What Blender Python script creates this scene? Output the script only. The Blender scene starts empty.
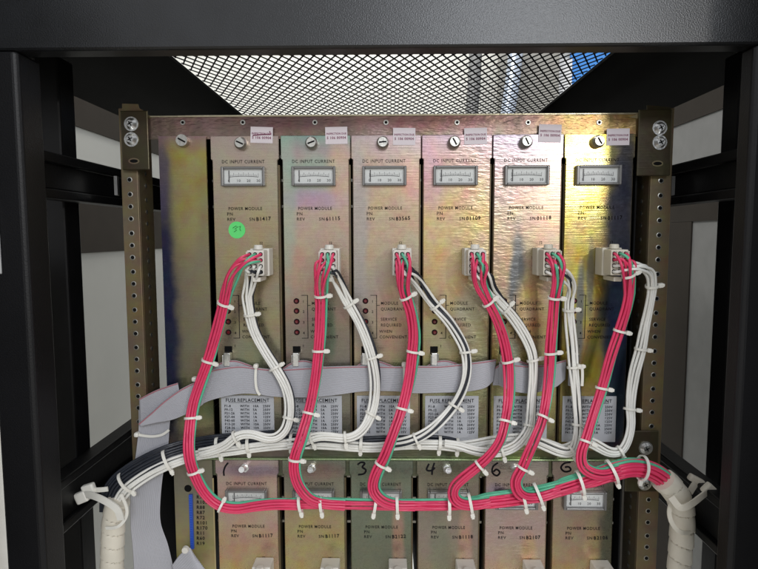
import bpy, bmesh, math, random
from mathutils import Vector, Matrix, Euler
random.seed(7)
S = bpy.context.scene
C = S.collection
# ------------------------------------------------------------------ camera
W, H, F, D0 = 758.0, 569.0, 572.0, 0.506
cam_d = bpy.data.cameras.new('camera'); cam = bpy.data.objects.new('camera', cam_d); C.objects.link(cam)
cam_d.sensor_width = 36; cam_d.lens = F / W * 36; cam_d.clip_start = 0.01; cam_d.clip_end = 50
cam.location = (0, -D0, 0)
cam.rotation_euler = Euler((math.radians(90 - 4.9), math.radians(0.15), math.radians(1.0)))
S.camera = cam
CR = cam.rotation_euler.to_matrix(); CL = Vector(cam.location)
# ------------------------------------------------------------------ world, lamps, exposure
wd = bpy.data.worlds.new('World'); S.world = wd; wd.use_nodes = True
nt = wd.node_tree; bg = nt.nodes['Background']
tc = nt.nodes.new('ShaderNodeTexCoord'); sp = nt.nodes.new('ShaderNodeSeparateXYZ')
rp = nt.nodes.new('ShaderNodeValToRGB'); mr = nt.nodes.new('ShaderNodeMapRange')
nt.links.new(tc.outputs['Generated'], sp.inputs[0]); nt.links.new(sp.outputs[2], mr.inputs[0])
mr.inputs[1].default_value = -1; mr.inputs[2].default_value = 1
nt.links.new(mr.outputs[0], rp.inputs[0]); nt.links.new(rp.outputs[0], bg.inputs[0])
rp.color_ramp.elements[0].position = 0.32; rp.color_ramp.elements[0].color = (.42, .39, .33, 1)
rp.color_ramp.elements[1].position = 0.62; rp.color_ramp.elements[1].color = (.80, .82, .86, 1)
bg.inputs[1].default_value = 0.80
def area(name, loc, target, sx, sy, power, col):
    l = bpy.data.lights.new(name, 'AREA'); l.shape = 'RECTANGLE'; l.size = sx; l.size_y = sy; l.energy = power; l.color = col
    o = bpy.data.objects.new(name, l); C.objects.link(o); o.location = loc
    o.rotation_euler = (Vector(target) - Vector(loc)).to_track_quat('-Z', 'Y').to_euler(); return o
area('key_lamp', (.84, -1.97, .38), (0, 0, 0),   .06, .06, 4.5, (1, .97, .92))
area('ceiling_lamp', (.62, -2.6, 1.05), (0.1, -.1, .1), .75, .30, 15, (.90, .94, 1))
area('left_fill_lamp', (-.40, .35, 1.1), (-.6, .62, 0), .3, .3, 10, (1, .98, .94))  # added fill that brightens the neighbouring cabinet side on the left
area('rear_lamp', (-.3, 1.4, 1.6), (0, 3.0, .8), 1.4, .5, 18, (1, .99, .95))
S.view_settings.view_transform = 'Standard'; S.view_settings.look = 'None'
S.view_settings.exposure = 0.40; S.view_settings.gamma = 1
S.render.engine = 'CYCLES'
# ------------------------------------------------------------------ helpers
def at(px, py, y=0.0):
    d = CR @ Vector(((px - W / 2) / F, -(py - H / 2) / F, -1.0))
    return CL + d * ((y - CL.y) / d.y)
def proj(p):
    q = CR.transposed() @ (Vector(p) - CL)
    return (W / 2 - q.x / q.z * F, H / 2 + q.y / q.z * F)
def srgb(r, g, b):
    f = lambda c: (c / 255 / 12.92) if c / 255 < .04045 else ((c / 255 + .055) / 1.055) ** 2.4
    return (f(r), f(g), f(b))
def soft(c, k=0.08, gain=1.08):
    g = sum(c) / 3; return tuple(max(.004, min(.92, v * gain)) for v in srgb(*[max(0, v + (g - v) * k) for v in c]))
def mat(name, col, rough=.5, metal=0.0, bump=0.0, bscale=200, coat=0.0, var=0.06, spec=.5, vscale=30):
    m = bpy.data.materials.new(name); m.use_nodes = True; n = m.node_tree; b = n.nodes['Principled BSDF']
    b.inputs['Roughness'].default_value = rough; b.inputs['Metallic'].default_value = metal
    b.inputs['Coat Weight'].default_value = coat; b.inputs['Specular IOR Level'].default_value = spec
    t = n.nodes.new('ShaderNodeTexCoord'); no = n.nodes.new('ShaderNodeTexNoise'); no.inputs['Scale'].default_value = vscale
    no.inputs['Detail'].default_value = 6
    n.links.new(t.outputs['Object'], no.inputs['Vector'])
    r = n.nodes.new('ShaderNodeValToRGB'); n.links.new(no.outputs['Fac'], r.inputs[0])
    r.color_ramp.elements[0].position = .3; r.color_ramp.elements[1].position = .7
    r.color_ramp.elements[0].color = (*[c * (1 - var) for c in col], 1); r.color_ramp.elements[1].color = (*[min(1, c * (1 + var)) for c in col], 1)
    n.links.new(r.outputs[0], b.inputs['Base Color'])
    if bump:
        n2 = n.nodes.new('ShaderNodeTexNoise'); n2.inputs['Scale'].default_value = bscale; n2.inputs['Detail'].default_value = 3
        n.links.new(t.outputs['Object'], n2.inputs['Vector'])
        bp = n.nodes.new('ShaderNodeBump'); bp.inputs['Strength'].default_value = bump; bp.inputs['Distance'].default_value = .001
        n.links.new(n2.outputs['Fac'], bp.inputs['Height']); n.links.new(bp.outputs[0], b.inputs['Normal'])
    return m
def film(name, stops, blobs=(), amt=.25, nscale=16, glit=0.0, glitx=None, rough=.28, metal=.72, slope=0.0, seed=0.0, mottled=.12, brush=.07):
    gain = 1.2 if name.startswith('lower_film') or name == 'card_film' else .94
    """zinc chromate plating: colour runs through a ramp with height, patches of other film colours, painted shade and reflections, brushed grain, hammered glints"""
    m = bpy.data.materials.new(name); m.use_nodes = True; n = m.node_tree; b = n.nodes['Principled BSDF']; L = n.links.new
    N = n.nodes.new
    t = N('ShaderNodeTexCoord'); s = N('ShaderNodeSeparateXYZ'); L(t.outputs['Object'], s.inputs[0])
    no = N('ShaderNodeTexNoise'); no.noise_dimensions = '4D'; no.inputs['W'].default_value = seed; no.inputs['Scale'].default_value = nscale; no.inputs['Detail'].default_value = 3
    mp = N('ShaderNodeMapping'); mp.inputs['Scale'].default_value = (1.6, 1, .7); L(t.outputs['Object'], mp.inputs[0]); L(mp.outputs[0], no.inputs['Vector'])
    def M(op, a, bb, c=None):
        x = N('ShaderNodeMath'); x.operation = op
        for i, v in enumerate((a, bb, c)):
            if v is None: continue
            if isinstance(v, (int, float)): x.inputs[i].default_value = v
            else: L(v, x.inputs[i])
        return x.outputs[0]
    h = M('MULTIPLY', s.outputs[2], -1 / .285)          # 0 at top, 1 at bottom
    h = M('ADD', h, M('MULTIPLY', M('SUBTRACT', no.outputs['Fac'], .5), amt))
    h = M('ADD', h, M('MULTIPLY', s.outputs[0], slope))
    r = N('ShaderNodeValToRGB'); L(h, r.inputs[0]); e = r.color_ramp.elements
    while len(e) > 1: e.remove(e[-1])
    for i, (p, c) in enumerate(stops):
        q = e[0] if i == 0 else e.new(p); q.position = p; q.color = (*soft(c, gain=gain), 1)
    col = r.outputs[0]
    n3 = N('ShaderNodeTexNoise'); n3.inputs['Scale'].default_value = 45; n3.inputs['Detail'].default_value = 5; L(t.outputs['Object'], n3.inputs['Vector'])
    for (x, z, rx, rz, c, st) in blobs:
        dx = M('DIVIDE', M('SUBTRACT', s.outputs[0], x), rx); dz = M('DIVIDE', M('SUBTRACT', s.outputs[2], z), rz)
        d = M('SQRT', M('ADD', M('MULTIPLY', dx, dx), M('MULTIPLY', dz, dz)), 0)
        d = M('ADD', d, M('MULTIPLY', M('SUBTRACT', n3.outputs['Fac'], .5), .9))
        mr = N('ShaderNodeMapRange'); mr.interpolation_type = 'SMOOTHSTEP'; L(d, mr.inputs[0]); mr.inputs[1].default_value = .45; mr.inputs[2].default_value = 1.25
        mr.inputs[3].default_value = st; mr.inputs[4].default_value = 0
        mx = N('ShaderNodeMix'); mx.data_type = 'RGBA'; L(mr.outputs[0], mx.inputs[0]); L(col, mx.inputs[6]); mx.inputs[7].default_value = (*soft(c), 1)
        col = mx.outputs[2]
    n5 = N('ShaderNodeTexNoise'); n5.noise_dimensions = '4D'; n5.inputs['W'].default_value = seed + 3; n5.inputs['Scale'].default_value = 70; n5.inputs['Detail'].default_value = 6; n5.inputs['Roughness'].default_value = .65; L(t.outputs['Object'], n5.inputs['Vector'])
    hs = N('ShaderNodeHueSaturation'); L(M('ADD', .5, M('MULTIPLY', M('SUBTRACT', n5.outputs['Fac'], .5), .22)), hs.inputs['Hue']); L(col, hs.inputs['Color'])
    L(M('ADD', 1.0, M('MULTIPLY', M('SUBTRACT', n3.outputs['Fac'], .5), .9)), hs.inputs['Saturation']); col = hs.outputs[0]
    # mottling + brushed grain
    gm = N('ShaderNodeMapping'); gm.inputs['Scale'].default_value = (30, 30, 900); L(t.outputs['Object'], gm.inputs[0])
    g = N('ShaderNodeTexNoise'); g.inputs['Scale'].default_value = 1.0; g.inputs['Detail'].default_value = 4; L(gm.outputs[0], g.inputs['Vector'])
    n4 = N('ShaderNodeTexNoise'); n4.inputs['Scale'].default_value = 260; n4.inputs['Detail'].default_value = 5; n4.inputs['Roughness'].default_value = .7; L(t.outputs['Object'], n4.inputs['Vector'])
    v = M('ADD', 1.0, M('MULTIPLY', M('SUBTRACT', g.outputs['Fac'], .5), brush * 2)); v = M('ADD', v, M('MULTIPLY', M('SUBTRACT', n3.outputs['Fac'], .5), mottled * 2))
    v = M('ADD', v, M('MULTIPLY', M('SUBTRACT', n4.outputs['Fac'], .5), .18))
    sm = N('ShaderNodeMapping'); sm.inputs['Rotation'].default_value = (0, .5 + seed * .37, 0); sm.inputs['Scale'].default_value = (700, 1, 14); L(t.outputs['Object'], sm.inputs[0])
    sn = N('ShaderNodeTexNoise'); sn.inputs['Scale'].default_value = 1.0; sn.inputs['Detail'].default_value = 2; L(sm.outputs[0], sn.inputs['Vector'])
    sc = N('ShaderNodeMapRange'); L(sn.outputs['Fac'], sc.inputs[0]); sc.inputs[1].default_value = .70; sc.inputs[2].default_value = .76; sc.inputs[3].default_value = 0; sc.inputs[4].default_value = .22
    v = M('ADD', v, sc.outputs[0])
    vm = N('ShaderNodeVectorMath'); vm.operation = 'SCALE'; L(col, vm.inputs[0]); L(v, vm.inputs['Scale']); L(vm.outputs[0], b.inputs['Base Color'])
    b.inputs['Metallic'].default_value = metal
    L(M('ADD', rough - .1, M('MULTIPLY', n4.outputs['Fac'], .2)), b.inputs['Roughness'])
    # relief: brushed + hammered dents
    dm = N('ShaderNodeMapping'); dm.inputs['Scale'].default_value = (140, 140, 420); L(t.outputs['Object'], dm.inputs[0])
    dn = N('ShaderNodeTexNoise'); dn.inputs['Scale'].default_value = 1.0; dn.inputs['Detail'].default_value = 2; L(dm.outputs[0], dn.inputs['Vector'])
    gl = glit
    if glitx:
        mr = N('ShaderNodeMapRange'); mr.interpolation_type = 'SMOOTHSTEP'; L(M('ADD', s.outputs[0], M('MULTIPLY', M('SUBTRACT', no.outputs['Fac'], .5), .03)), mr.inputs[0])
        mr.inputs[1].default_value = glitx[0]; mr.inputs[2].default_value = glitx[1]; mr.inputs[3].default_value = glit * .15; mr.inputs[4].default_value = glit; gl = mr.outputs[0]
    hgt = M('ADD', M('MULTIPLY', g.outputs['Fac'], .10), M('MULTIPLY', dn.outputs['Fac'], gl))
    bp = N('ShaderNodeBump'); bp.inputs['Strength'].default_value = 1.0; bp.inputs['Distance'].default_value = .0008
    L(hgt, bp.inputs['Height']); L(bp.outputs[0], b.inputs['Normal'])
    return m
def tag(o, label=None, cat=None, group=None, kind=None):
    if label: o['label'] = label
    if cat: o['category'] = cat
    if group: o['group'] = group
    if kind: o['kind'] = kind
    return o
def empty(name, loc=(0, 0, 0), label=None, cat=None, group=None):
    o = bpy.data.objects.new(name, None); o.empty_display_size = .02; C.objects.link(o); o.location = loc
    return tag(o, label, cat, group)
def obj(name, bm, m, parent=None, smooth=False, bevel=0):
    me = bpy.data.meshes.new(name)
    bmesh.ops.recalc_face_normals(bm, faces=bm.faces)
    bm.to_mesh(me); bm.free()
    ms = m if isinstance(m, (list, tuple)) else [m]
    for x in ms: me.materials.append(x)
    if smooth:
        for p in me.polygons: p.use_smooth = True
        try: me.set_sharp_from_angle(angle=math.radians(40))
        except Exception: pass
    o = bpy.data.objects.new(name, me); C.objects.link(o)
    if parent:
        o.parent = parent
        # builders use world coordinates: keep them
        top = parent
        off = Vector((0, 0, 0))
        while top: off += Vector(top.location); top = top.parent
        if off.length > 0: me.transform(Matrix.Translation(-off))
    if bevel:
        bv = o.modifiers.new('bevel', 'BEVEL'); bv.width = bevel; bv.segments = 2; bv.limit_method = 'ANGLE'
    return o
def box(bm, x0, x1, y0, y1, z0, z1, mi=0):
    vs = [bm.verts.new((x, y, z)) for x in (x0, x1) for y in (y0, y1) for z in (z0, z1)]
    for f in ((0, 1, 3, 2), (4, 6, 7, 5), (0, 4, 5, 1), (2, 3, 7, 6), (0, 2, 6, 4), (1, 5, 7, 3)):
        fc = bm.faces.new([vs[i] for i in f]); fc.material_index = mi
def prism(bm, pts, y0, y1, mi=0):
    a = [bm.verts.new((x, y0, z)) for x, z in pts]; b = [bm.verts.new((x, y1, z)) for x, z in pts]
    n = len(pts); bm.faces.new(a).material_index = mi; bm.faces.new(b[::-1]).material_index = mi
    for i in range(n): bm.faces.new((a[i], b[i], b[(i + 1) % n], a[(i + 1) % n])).material_index = mi
def cyl(bm, c, ax, r0, r1, h, n=20, mi=0):
    """frustum from c along ax"""
    ax = Vector(ax).normalized(); u = ax.orthogonal().normalized(); v = ax.cross(u); c = Vector(c)
    A = [bm.verts.new(c + (u * math.cos(t) + v * math.sin(t)) * r0) for t in [2 * math.pi * i / n for i in range(n)]]
    B = [bm.verts.new(c + ax * h + (u * math.cos(t) + v * math.sin(t)) * r1) for t in [2 * math.pi * i / n for i in range(n)]]
    bm.faces.new(A[::-1]).material_index = mi; bm.faces.new(B).material_index = mi
    for i in range(n): bm.faces.new((A[i], A[(i + 1) % n], B[(i + 1) % n], B[i])).material_index = mi
def spline(P, step=.0025):
    """Catmull-Rom (centripetal-ish) resample"""
    P = [Vector(p) for p in P]; Q = [P[0] * 2 - P[1]] + P + [P[-1] * 2 - P[-2]]; out = []
    for i in range(1, len(Q) - 2):
        a, b, c, d = Q[i - 1:i + 3]; n = max(2, int((c - b).length / step))
        for k in range(n):
            t = k / n
            out.append(.5 * ((2 * b) + (c - a) * t + (2 * a - 5 * b + 4 * c - d) * t * t + (3 * b - a - 3 * c + d) * t ** 3))
    out.append(P[-1].copy())
    for _ in range(2):
        out = [out[0]] + [(out[i - 1] + out[i] * 2 + out[i + 1]) / 4 for i in range(1, len(out) - 1)] + [out[-1]]
    return out
def frames(P):
    T = []
    for i in range(len(P)):
        a = P[max(0, i - 1)]; b = P[min(len(P) - 1, i + 1)]; T.append((b - a).normalized())
    fr = []
    front = Vector((0, -1, 0))
    for t in T:
        u = t.cross(front)
        if u.length < 1e-3: u = Vector((1, 0, 0))
        u.normalize(); v = u.cross(t).normalized()
        if v.y > 0: v = -v
        fr.append((u, v))
    return T, fr
def tube(bm, P, r, n=8, mi=0, rf=None):
    T = []; 
    for i in range(len(P)):
        a = P[max(0, i - 1)]; b = P[min(len(P) - 1, i + 1)]; T.append((b - a).normalized())
    u = T[0].orthogonal().normalized(); rings = []
    for i, p in enumerate(P):
        u = (u - T[i] * u.dot(T[i])).normalized(); v = T[i].cross(u)
        ring = []
        for k in range(n):
            a = 2 * math.pi * k / n; rr = rf(i, a) if rf else r
            ring.append(bm.verts.new(p + (u * math.cos(a) + v * math.sin(a)) * rr))
        rings.append(ring)
    for i in range(len(rings) - 1):
        for k in range(n):
            bm.faces.new((rings[i][k], rings[i][(k + 1) % n], rings[i + 1][(k + 1) % n], rings[i + 1][k])).material_index = mi
    bm.faces.new(rings[0][::-1]); bm.faces.new(rings[-1])
def text_bm(bm, s, size, x, z, y, align='LEFT', sx=1.0, space=1.15, rot=0, bold=0.00004, shear=0, depth=.00006):
    cu = bpy.data.curves.new('t', 'FONT'); cu.body = s; cu.size = size; cu.align_x = align; cu.space_character = space
    cu.extrude = depth; cu.offset = bold; cu.resolution_u = 2; cu.shear = shear
    o = bpy.data.objects.new('t', cu); C.objects.link(o)
    me = bpy.data.meshes.new_from_object(o.evaluated_get(bpy.context.evaluated_depsgraph_get())) if False else o.to_mesh()
    M = Matrix.Translation((x, y, z)) @ Matrix.Rotation(rot, 4, 'Y') @ Matrix.Diagonal((sx, 1, 1, 1)) @ Matrix.Rotation(math.radians(90), 4, 'X')
    vs = [bm.verts.new(M @ v.co) for v in me.vertices]
    for p in me.polygons:
        try: bm.faces.new([vs[i] for i in p.vertices])
        except ValueError: pass
    o.to_mesh_clear(); bpy.data.objects.remove(o); bpy.data.curves.remove(cu)
# ------------------------------------------------------------------ materials
BLK = mat('black_powder_coat', (.006, .006, .007), .45, 0, .16, 900, var=.25, vscale=14, spec=.3)
HDR = mat('header_powder_coat', (.005, .0055, .0065), .30, 0, .16, 1050, var=.5, vscale=40, spec=.6)
SAT = mat('satin_black', (.0045, .0045, .005), .42, 0, .1, 300, var=.3, spec=.22)
MESHM = mat('mesh_black', (.008, .008, .009), .6, spec=.2)
SIDE = mat('grey_side_sheet', (.36, .36, .335), .5, 0, .05, 30, var=.05, vscale=6)
TAUPE = mat('taupe_sheet_and_shade', (.034, .029, .024), .7, spec=.08)  # back sheet colour; also the shade painted on neighbouring cabinets
RAIL = film('rail_zinc', [(0, (124, 108, 80)), (.4, (136, 120, 92)), (.7, (120, 106, 78)), (1, (126, 112, 86))], rough=.45, metal=.45, mottled=.3)
EAR = film('ear_olive_zinc', [(0, (78, 70, 50)), (.5, (66, 58, 42)), (1, (66, 58, 42))], rough=.35, metal=.6)
CHROME = mat('bright_steel', (.80, .80, .78), .32, 1.0, .2, 500)
SCREW = mat('zinc_screw', (.50, .49, .45), .32, .9, .2, 400)
DARKGAP = mat('dark_interior', (.012, .012, .012), .7, spec=.1)
HOLE = mat('hole_black', (.006, .006, .006), .8, spec=.1)
INK = mat('black_ink', (.010, .009, .012), .8, var=.3, spec=.1)
REDINK = mat('maroon_ink', (.22, .03, .06), .6)
RUBINK = mat('stamp_ink', (.24, .06, .12), .7, var=.4, vscale=800)
STICK = mat('sticker_paper', (.82, .74, .78), .55, var=.03)
PLAC = mat('placard_grey', (.50, .51, .54), .5, var=.04)
GREEN = mat('green_dot', (.13, .80, .20), .6, var=.04)
NYL = mat('nylon_white', (.76, .73, .66), .42, 0, .1, 200, var=.05, vscale=60)
NYLD = mat('aged_nylon', (.52, .47, .36), .5, 0, .1, 200, var=.08)
TIE = mat('tie_nylon', (.82, .80, .73), .38, var=.04)
WRED = mat('red_insulation', (.74, .046, .135), .38, 0, .08, 300, var=.10, vscale=40, spec=.5)
WGRN = mat('green_insulation', (.10, .46, .28), .38, 0, .08, 300, var=.12, vscale=40)
WWHT = mat('white_insulation', (.85, .84, .79), .38, 0, .08, 300, var=.05, vscale=40)
WBLK = mat('black_insulation', (.022, .026, .036), .38, 0, .08, 300, var=.2, vscale=40)
WRAP = mat('spiral_wrap_nylon', (.74, .69, .58), .45, 0, .15, 120, var=.08, vscale=40)
RIB = mat('ribbon_grey', (.45, .45, .485), .45, 0, .06, 300, var=.05, vscale=18)
RIBR = mat('ribbon_red_edge', (.42, .17, .20), .5)
DIAL = mat('dial_face', (.82, .84, .82), .45, var=.02)
BEZ = mat('gauge_bezel', (.22, .215, .21), .32, .3)
GLASS = bpy.data.materials.new('gauge_window'); GLASS.use_nodes = True
g_ = GLASS.node_tree.nodes['Principled BSDF']; g_.inputs['Roughness'].default_value = .12; g_.inputs['Alpha'].default_value = .08; g_.inputs['Base Color'].default_value = (.8, .8, .8, 1)
LEDM = mat('led_red', (.16, .012, .018), .15, coat=.8)
BLUE = mat('blue_strip', (.03, .10, .52), .4)
WALL = mat('wall_paint', (.74, .73, .68), .8, var=.03, vscale=2)
# ------------------------------------------------------------------ setting: the room behind, seen through the grille
bm = bmesh.new(); box(bm, -4, 4, 3.0, 3.1, -2, 3.5); tag(obj('room_wall', bm, WALL), kind='structure')
bm = bmesh.new(); box(bm, -4, -.9, -1.2, 3.0, -2.1, -2.0); box(bm, -.9, 4, -1.2, 3.0, -2.1, -2.0)
tag(obj('floor', bm, mat('floor_pale', (.80, .80, .77), .6)), kind='structure')
Yw = 2.98
p0 = at(570, 50, Yw); p1 = at(640, 110, Yw)
bm = bmesh.new(); box(bm, p0.x, p1.x, Yw - .02, Yw, p1.z, p0.z)
b_ = obj('wall_banner', bm, mat('banner_blue', (.06, .28, .76), .5)); tag(b_, 'bright blue banner on the wall beyond the top grille', 'banner')
p0 = at(557, 60, Yw); p1 = at(569.5, 112, Yw)
bm = bmesh.new(); box(bm, p0.x, p1.x, Yw - .03, Yw, p1.z, p0.z)
tag(obj('wall_panel', bm, mat('white_gloss', (.92, .93, .95), .4)), 'narrow bright white panel beside the blue banner beyond the grille', 'panel')
def pipe(xa, ya, xb, yb, r, m, label):
    bm = bmesh.new(); tube(bm, spline([at(xa, ya, 2.7), at((xa + xb) / 2 + 1, (ya + yb) / 2, 2.7), at(xb, yb, 2.7)], .05), r, 12)
    tag(obj('pipe', bm, m, None, True), label, 'pipe')
pipe(517, 40, 505, 130, .04, mat('pipe_pale', (.50, .56, .66), .3, .4), 'pale blue-grey pipe slanting beyond the grille, nearest the blue banner')
pipe(476, 40, 470, 130, .035, mat('pipe_dark', (.20, .20, .20), .5), 'dark grey pipe beyond the middle right of the grille')
bm = bmesh.new(); p0 = at(500, 30, 2.85); p1 = at(557, 140, 2.85); box(bm, p0.x, p1.x, 2.84, 2.9, p1.z, p0.z)
tag(obj('duct_panel', bm, mat('duct_grey', (.33, .32, .29), .5, .2, .1, 20)), 'dull grey flat duct panel behind the pipes beyond the grille', 'duct')
# ------------------------------------------------------------------ the cabinet
cab = empty('equipment_cabinet', (0, .1, -.5), 'black powder coated equipment cabinet frame with expanded metal grille on top', 'cabinet')
YF = -.10
ZH = at(390, 47.5, YF).z
XL = at(13, 60, YF).x; XR = at(759, 60, YF).x
bm = bmesh.new(); box(bm, -.50, .50, YF, YF + .017, ZH, ZH + .12)
obj('header_beam', bm, HDR, cab, bevel=.002)
def post(name, poly, z0, z1, m, bev=.002):
    bm = bmesh.new()
    a = [bm.verts.new((x, y, z0)) for x, y in poly]; b = [bm.verts.new((x, y, z1)) for x, y in poly]
    n = len(poly); bm.faces.new(a); bm.faces.new(b[::-1])
    for i in range(n): bm.faces.new((a[i], b[i], b[(i + 1) % n], a[(i + 1) % n]))
    return obj(name, bm, m, cab, bevel=bev)
XLO = at(-1, 430, YF).x
post('front_post', [(XLO, YF), (XL, YF), (XL + .0028, YF + .0022), (XL + .0028, YF + .027), (XLO, YF + .027)], -.42, ZH - .0001, BLK, .0015)
post('front_post', [(XR + .16, YF), (XR, YF), (XR - .0028, YF + .0022), (XR - .0028, YF + .016), (XR + .16, YF + .016)], -.42, ZH - .0001, BLK, .0015)
# rear upright posts
xa = at(47, 120, -.005).x; xb = at(60.5, 120, -.005).x
post('rear_post', [(xa - .01, -.005), (xb, -.005), (xb, .02), (xa - .01, .02)], -.42, .155, SAT, .002)
xa = at(738, 120, -.005).x; xb = at(752, 120, -.005).x
post('rear_post', [(xa, -.005), (xb + .01, -.005), (xb + .01, .02), (xa, .02)], -.42, .155, SAT, .002)
# side channels (C section) running front to back
def channel(x, sgn, z0, z1, ya, yb):
    bm = bmesh.new(); w = .012
    box(bm, *sorted((x, x + sgn * .0022)), ya, yb, z0 + .0082, z1 - .0082)
    for (a, b) in ((z0, z0 + .008), (z1 - .008, z1)):
        box(bm, *sorted((x - sgn * .004, x + sgn * w)), ya, yb, a, b)
    obj('side_channel', bm, SAT, cab, bevel=.0015)
channel(-.2725, -1, .030, .067, -.078, .42); channel(.272, 1, .028, .066, -.078, .42)
channel(-.2725, -1, -.245, -.200, -.078, .42); channel(.272, 1, -.262, -.215, -.078, .42)
# roof sheet with opening + grille
MX0, MX1, MY0, MY1, ZM = -.197, .199, -.05, .285, .160
bm = bmesh.new()
box(bm, -.36, MX0, YF + .018, .6, ZM, ZM + .003); box(bm, MX1, .36, YF + .018, .6, ZM, ZM + .003)
box(bm, MX0, MX1, YF + .018, MY0, ZM, ZM + .003); box(bm, MX0, MX1, MY1, .6, ZM, ZM + .003)
obj('roof_sheet', bm, mat('roof_black', (.004, .004, .004), .7, spec=.08), cab)
bm = bmesh.new()
DW, DL = .0098, .0205
def strand(x0, y0, x1, y1):
    d = Vector((x1 - x0, y1 - y0)); 
    if d.length < 1e-5: return
    nrm = Vector((-d.y, d.x)).normalized() * .00062
    pts = [(x0 + nrm.x, y0 + nrm.y), (x1 + nrm.x, y1 + nrm.y), (x1 - nrm.x, y1 - nrm.y), (x0 - nrm.x, y0 - nrm.y)]
    zz = ZM + .0035
    a = [bm.verts.new((x, y, zz)) for x, y in pts]; b = [bm.verts.new((x, y, zz + .0008)) for x, y in pts]
    bm.faces.new(a); bm.faces.new(b[::-1])
    for i in range(4): bm.faces.new((a[i], b[i], b[(i + 1) % 4], a[(i + 1) % 4]))
k = DL / DW
span = (MY1 - MY0) / k
i0 = int((MX0 - span) / DW) - 1; i1 = int((MX1 + span) / DW) + 1
for i in range(i0, i1):
    for sg in (1, -1):
        xs = i * DW; xe = xs + sg * span; ys, ye = MY0, MY1
        # clip to x range
        def clip(xs, ys, xe, ye):
            t0, t1 = 0.0, 1.0; dx = xe - xs
            for bound, s_ in ((MX0, 1), (MX1, -1)):
                f0 = (xs - bound) * s_; f1 = (xe - bound) * s_
                if f0 < 0 and f1 < 0: return None
                if f0 < 0: t0 = max(t0, f0 / (f0 - f1))
                if f1 < 0: t1 = min(t1, f0 / (f0 - f1))
            return None if t0 >= t1 else (xs + dx * t0, ys + (ye - ys) * t0, xs + dx * t1, ys + (ye - ys) * t1)
        c = clip(xs, ys, xe, ye)
        if c: strand(*c)
obj('mesh_grille', bm, MESHM, cab)
# side and back sheets
bm = bmesh.new(); box(bm, -.30, .30, .56, .57, -.42, .155); obj('back_sheet', bm, TAUPE, cab)
# unseen boards added to block side light and darken reflections in the plates
bm = bmesh.new(); box(bm, .284, .292, YF - .20, YF - .001, -.42, .25); obj('light_blocker', bm, SAT, cab, bevel=.002)
bm = bmesh.new(); box(bm, -.306, -.298, YF - .20, YF - .001, -.42, .25); obj('light_blocker', bm, SAT, cab, bevel=.002)
bm = bmesh.new(); box(bm, -.5, -.279, -.064, -.05, -1.0, -.02)
tag(obj('wall_edge', bm, mat('wall_edge_white', (.80, .78, .72), .6), None), 'off-white wall edge showing at the bottom left corner, outside the black post', 'wall')
# neighbouring cabinets seen through open sides, with shade painted as dark bands
nb = empty('neighbouring_cabinet', (-.6, .8, -1.0), 'pale grey cabinet side with taupe bands of painted shade, seen beyond the left frame', 'cabinet')
bm = bmesh.new(); box(bm, -.62, -.60, -.05, 1.6, -1.0, .40); obj('side_sheet', bm, SIDE, nb)
bm = bmesh.new(); box(bm, -.5998, -.597, -.05, 1.6, .21, .40); obj('shade_band', bm, TAUPE, nb)
bm = bmesh.new(); box(bm, -.5998, -.597, -.05, 1.6, -.033, .125); obj('shade_band', bm, TAUPE, nb)
nb = empty('neighbouring_cabinet', (.6, .8, -1.0), 'dim grey cabinet side seen beyond the right frame', 'cabinet')
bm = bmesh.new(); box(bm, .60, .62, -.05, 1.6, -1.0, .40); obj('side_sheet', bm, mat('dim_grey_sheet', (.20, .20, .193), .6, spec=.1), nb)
bm = bmesh.new(); box(bm, .597, .5998, -.05, 1.6, .225, .40); obj('shade_band', bm, TAUPE, nb)
bm = bmesh.new(); box(bm, .597, .5998, -.05, 1.6, .026, .13); obj('shade_band', bm, TAUPE, nb)
bm = bmesh.new(); box(bm, .597, .5998, .64, 1.6, -1.0, .0255); obj('shade_band', bm, TAUPE, nb)
# chrome clip tabs on the upper channels
for px, sg in ((115.5, 1), (673.5, -1)):
    p = at(px, 182, .03); bm = bmesh.new(); box(bm, p.x - .0015, p.x + .0015, .03, .034, at(px, 195, .03).z, at(px, 176, .03).z); obj('channel_clip', bm, CHROME, cab)
# little bright hinge plate on the left post
p = at(-4, 200, YF); q = at(3.2, 274, YF); bm = bmesh.new(); box(bm, p.x, q.x, YF - .002, YF - .0003, q.z, p.z); obj('hinge_plate', bm, mat('hinge_grey', (.45, .45, .45), .4, .3), cab, bevel=.0015)
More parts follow.
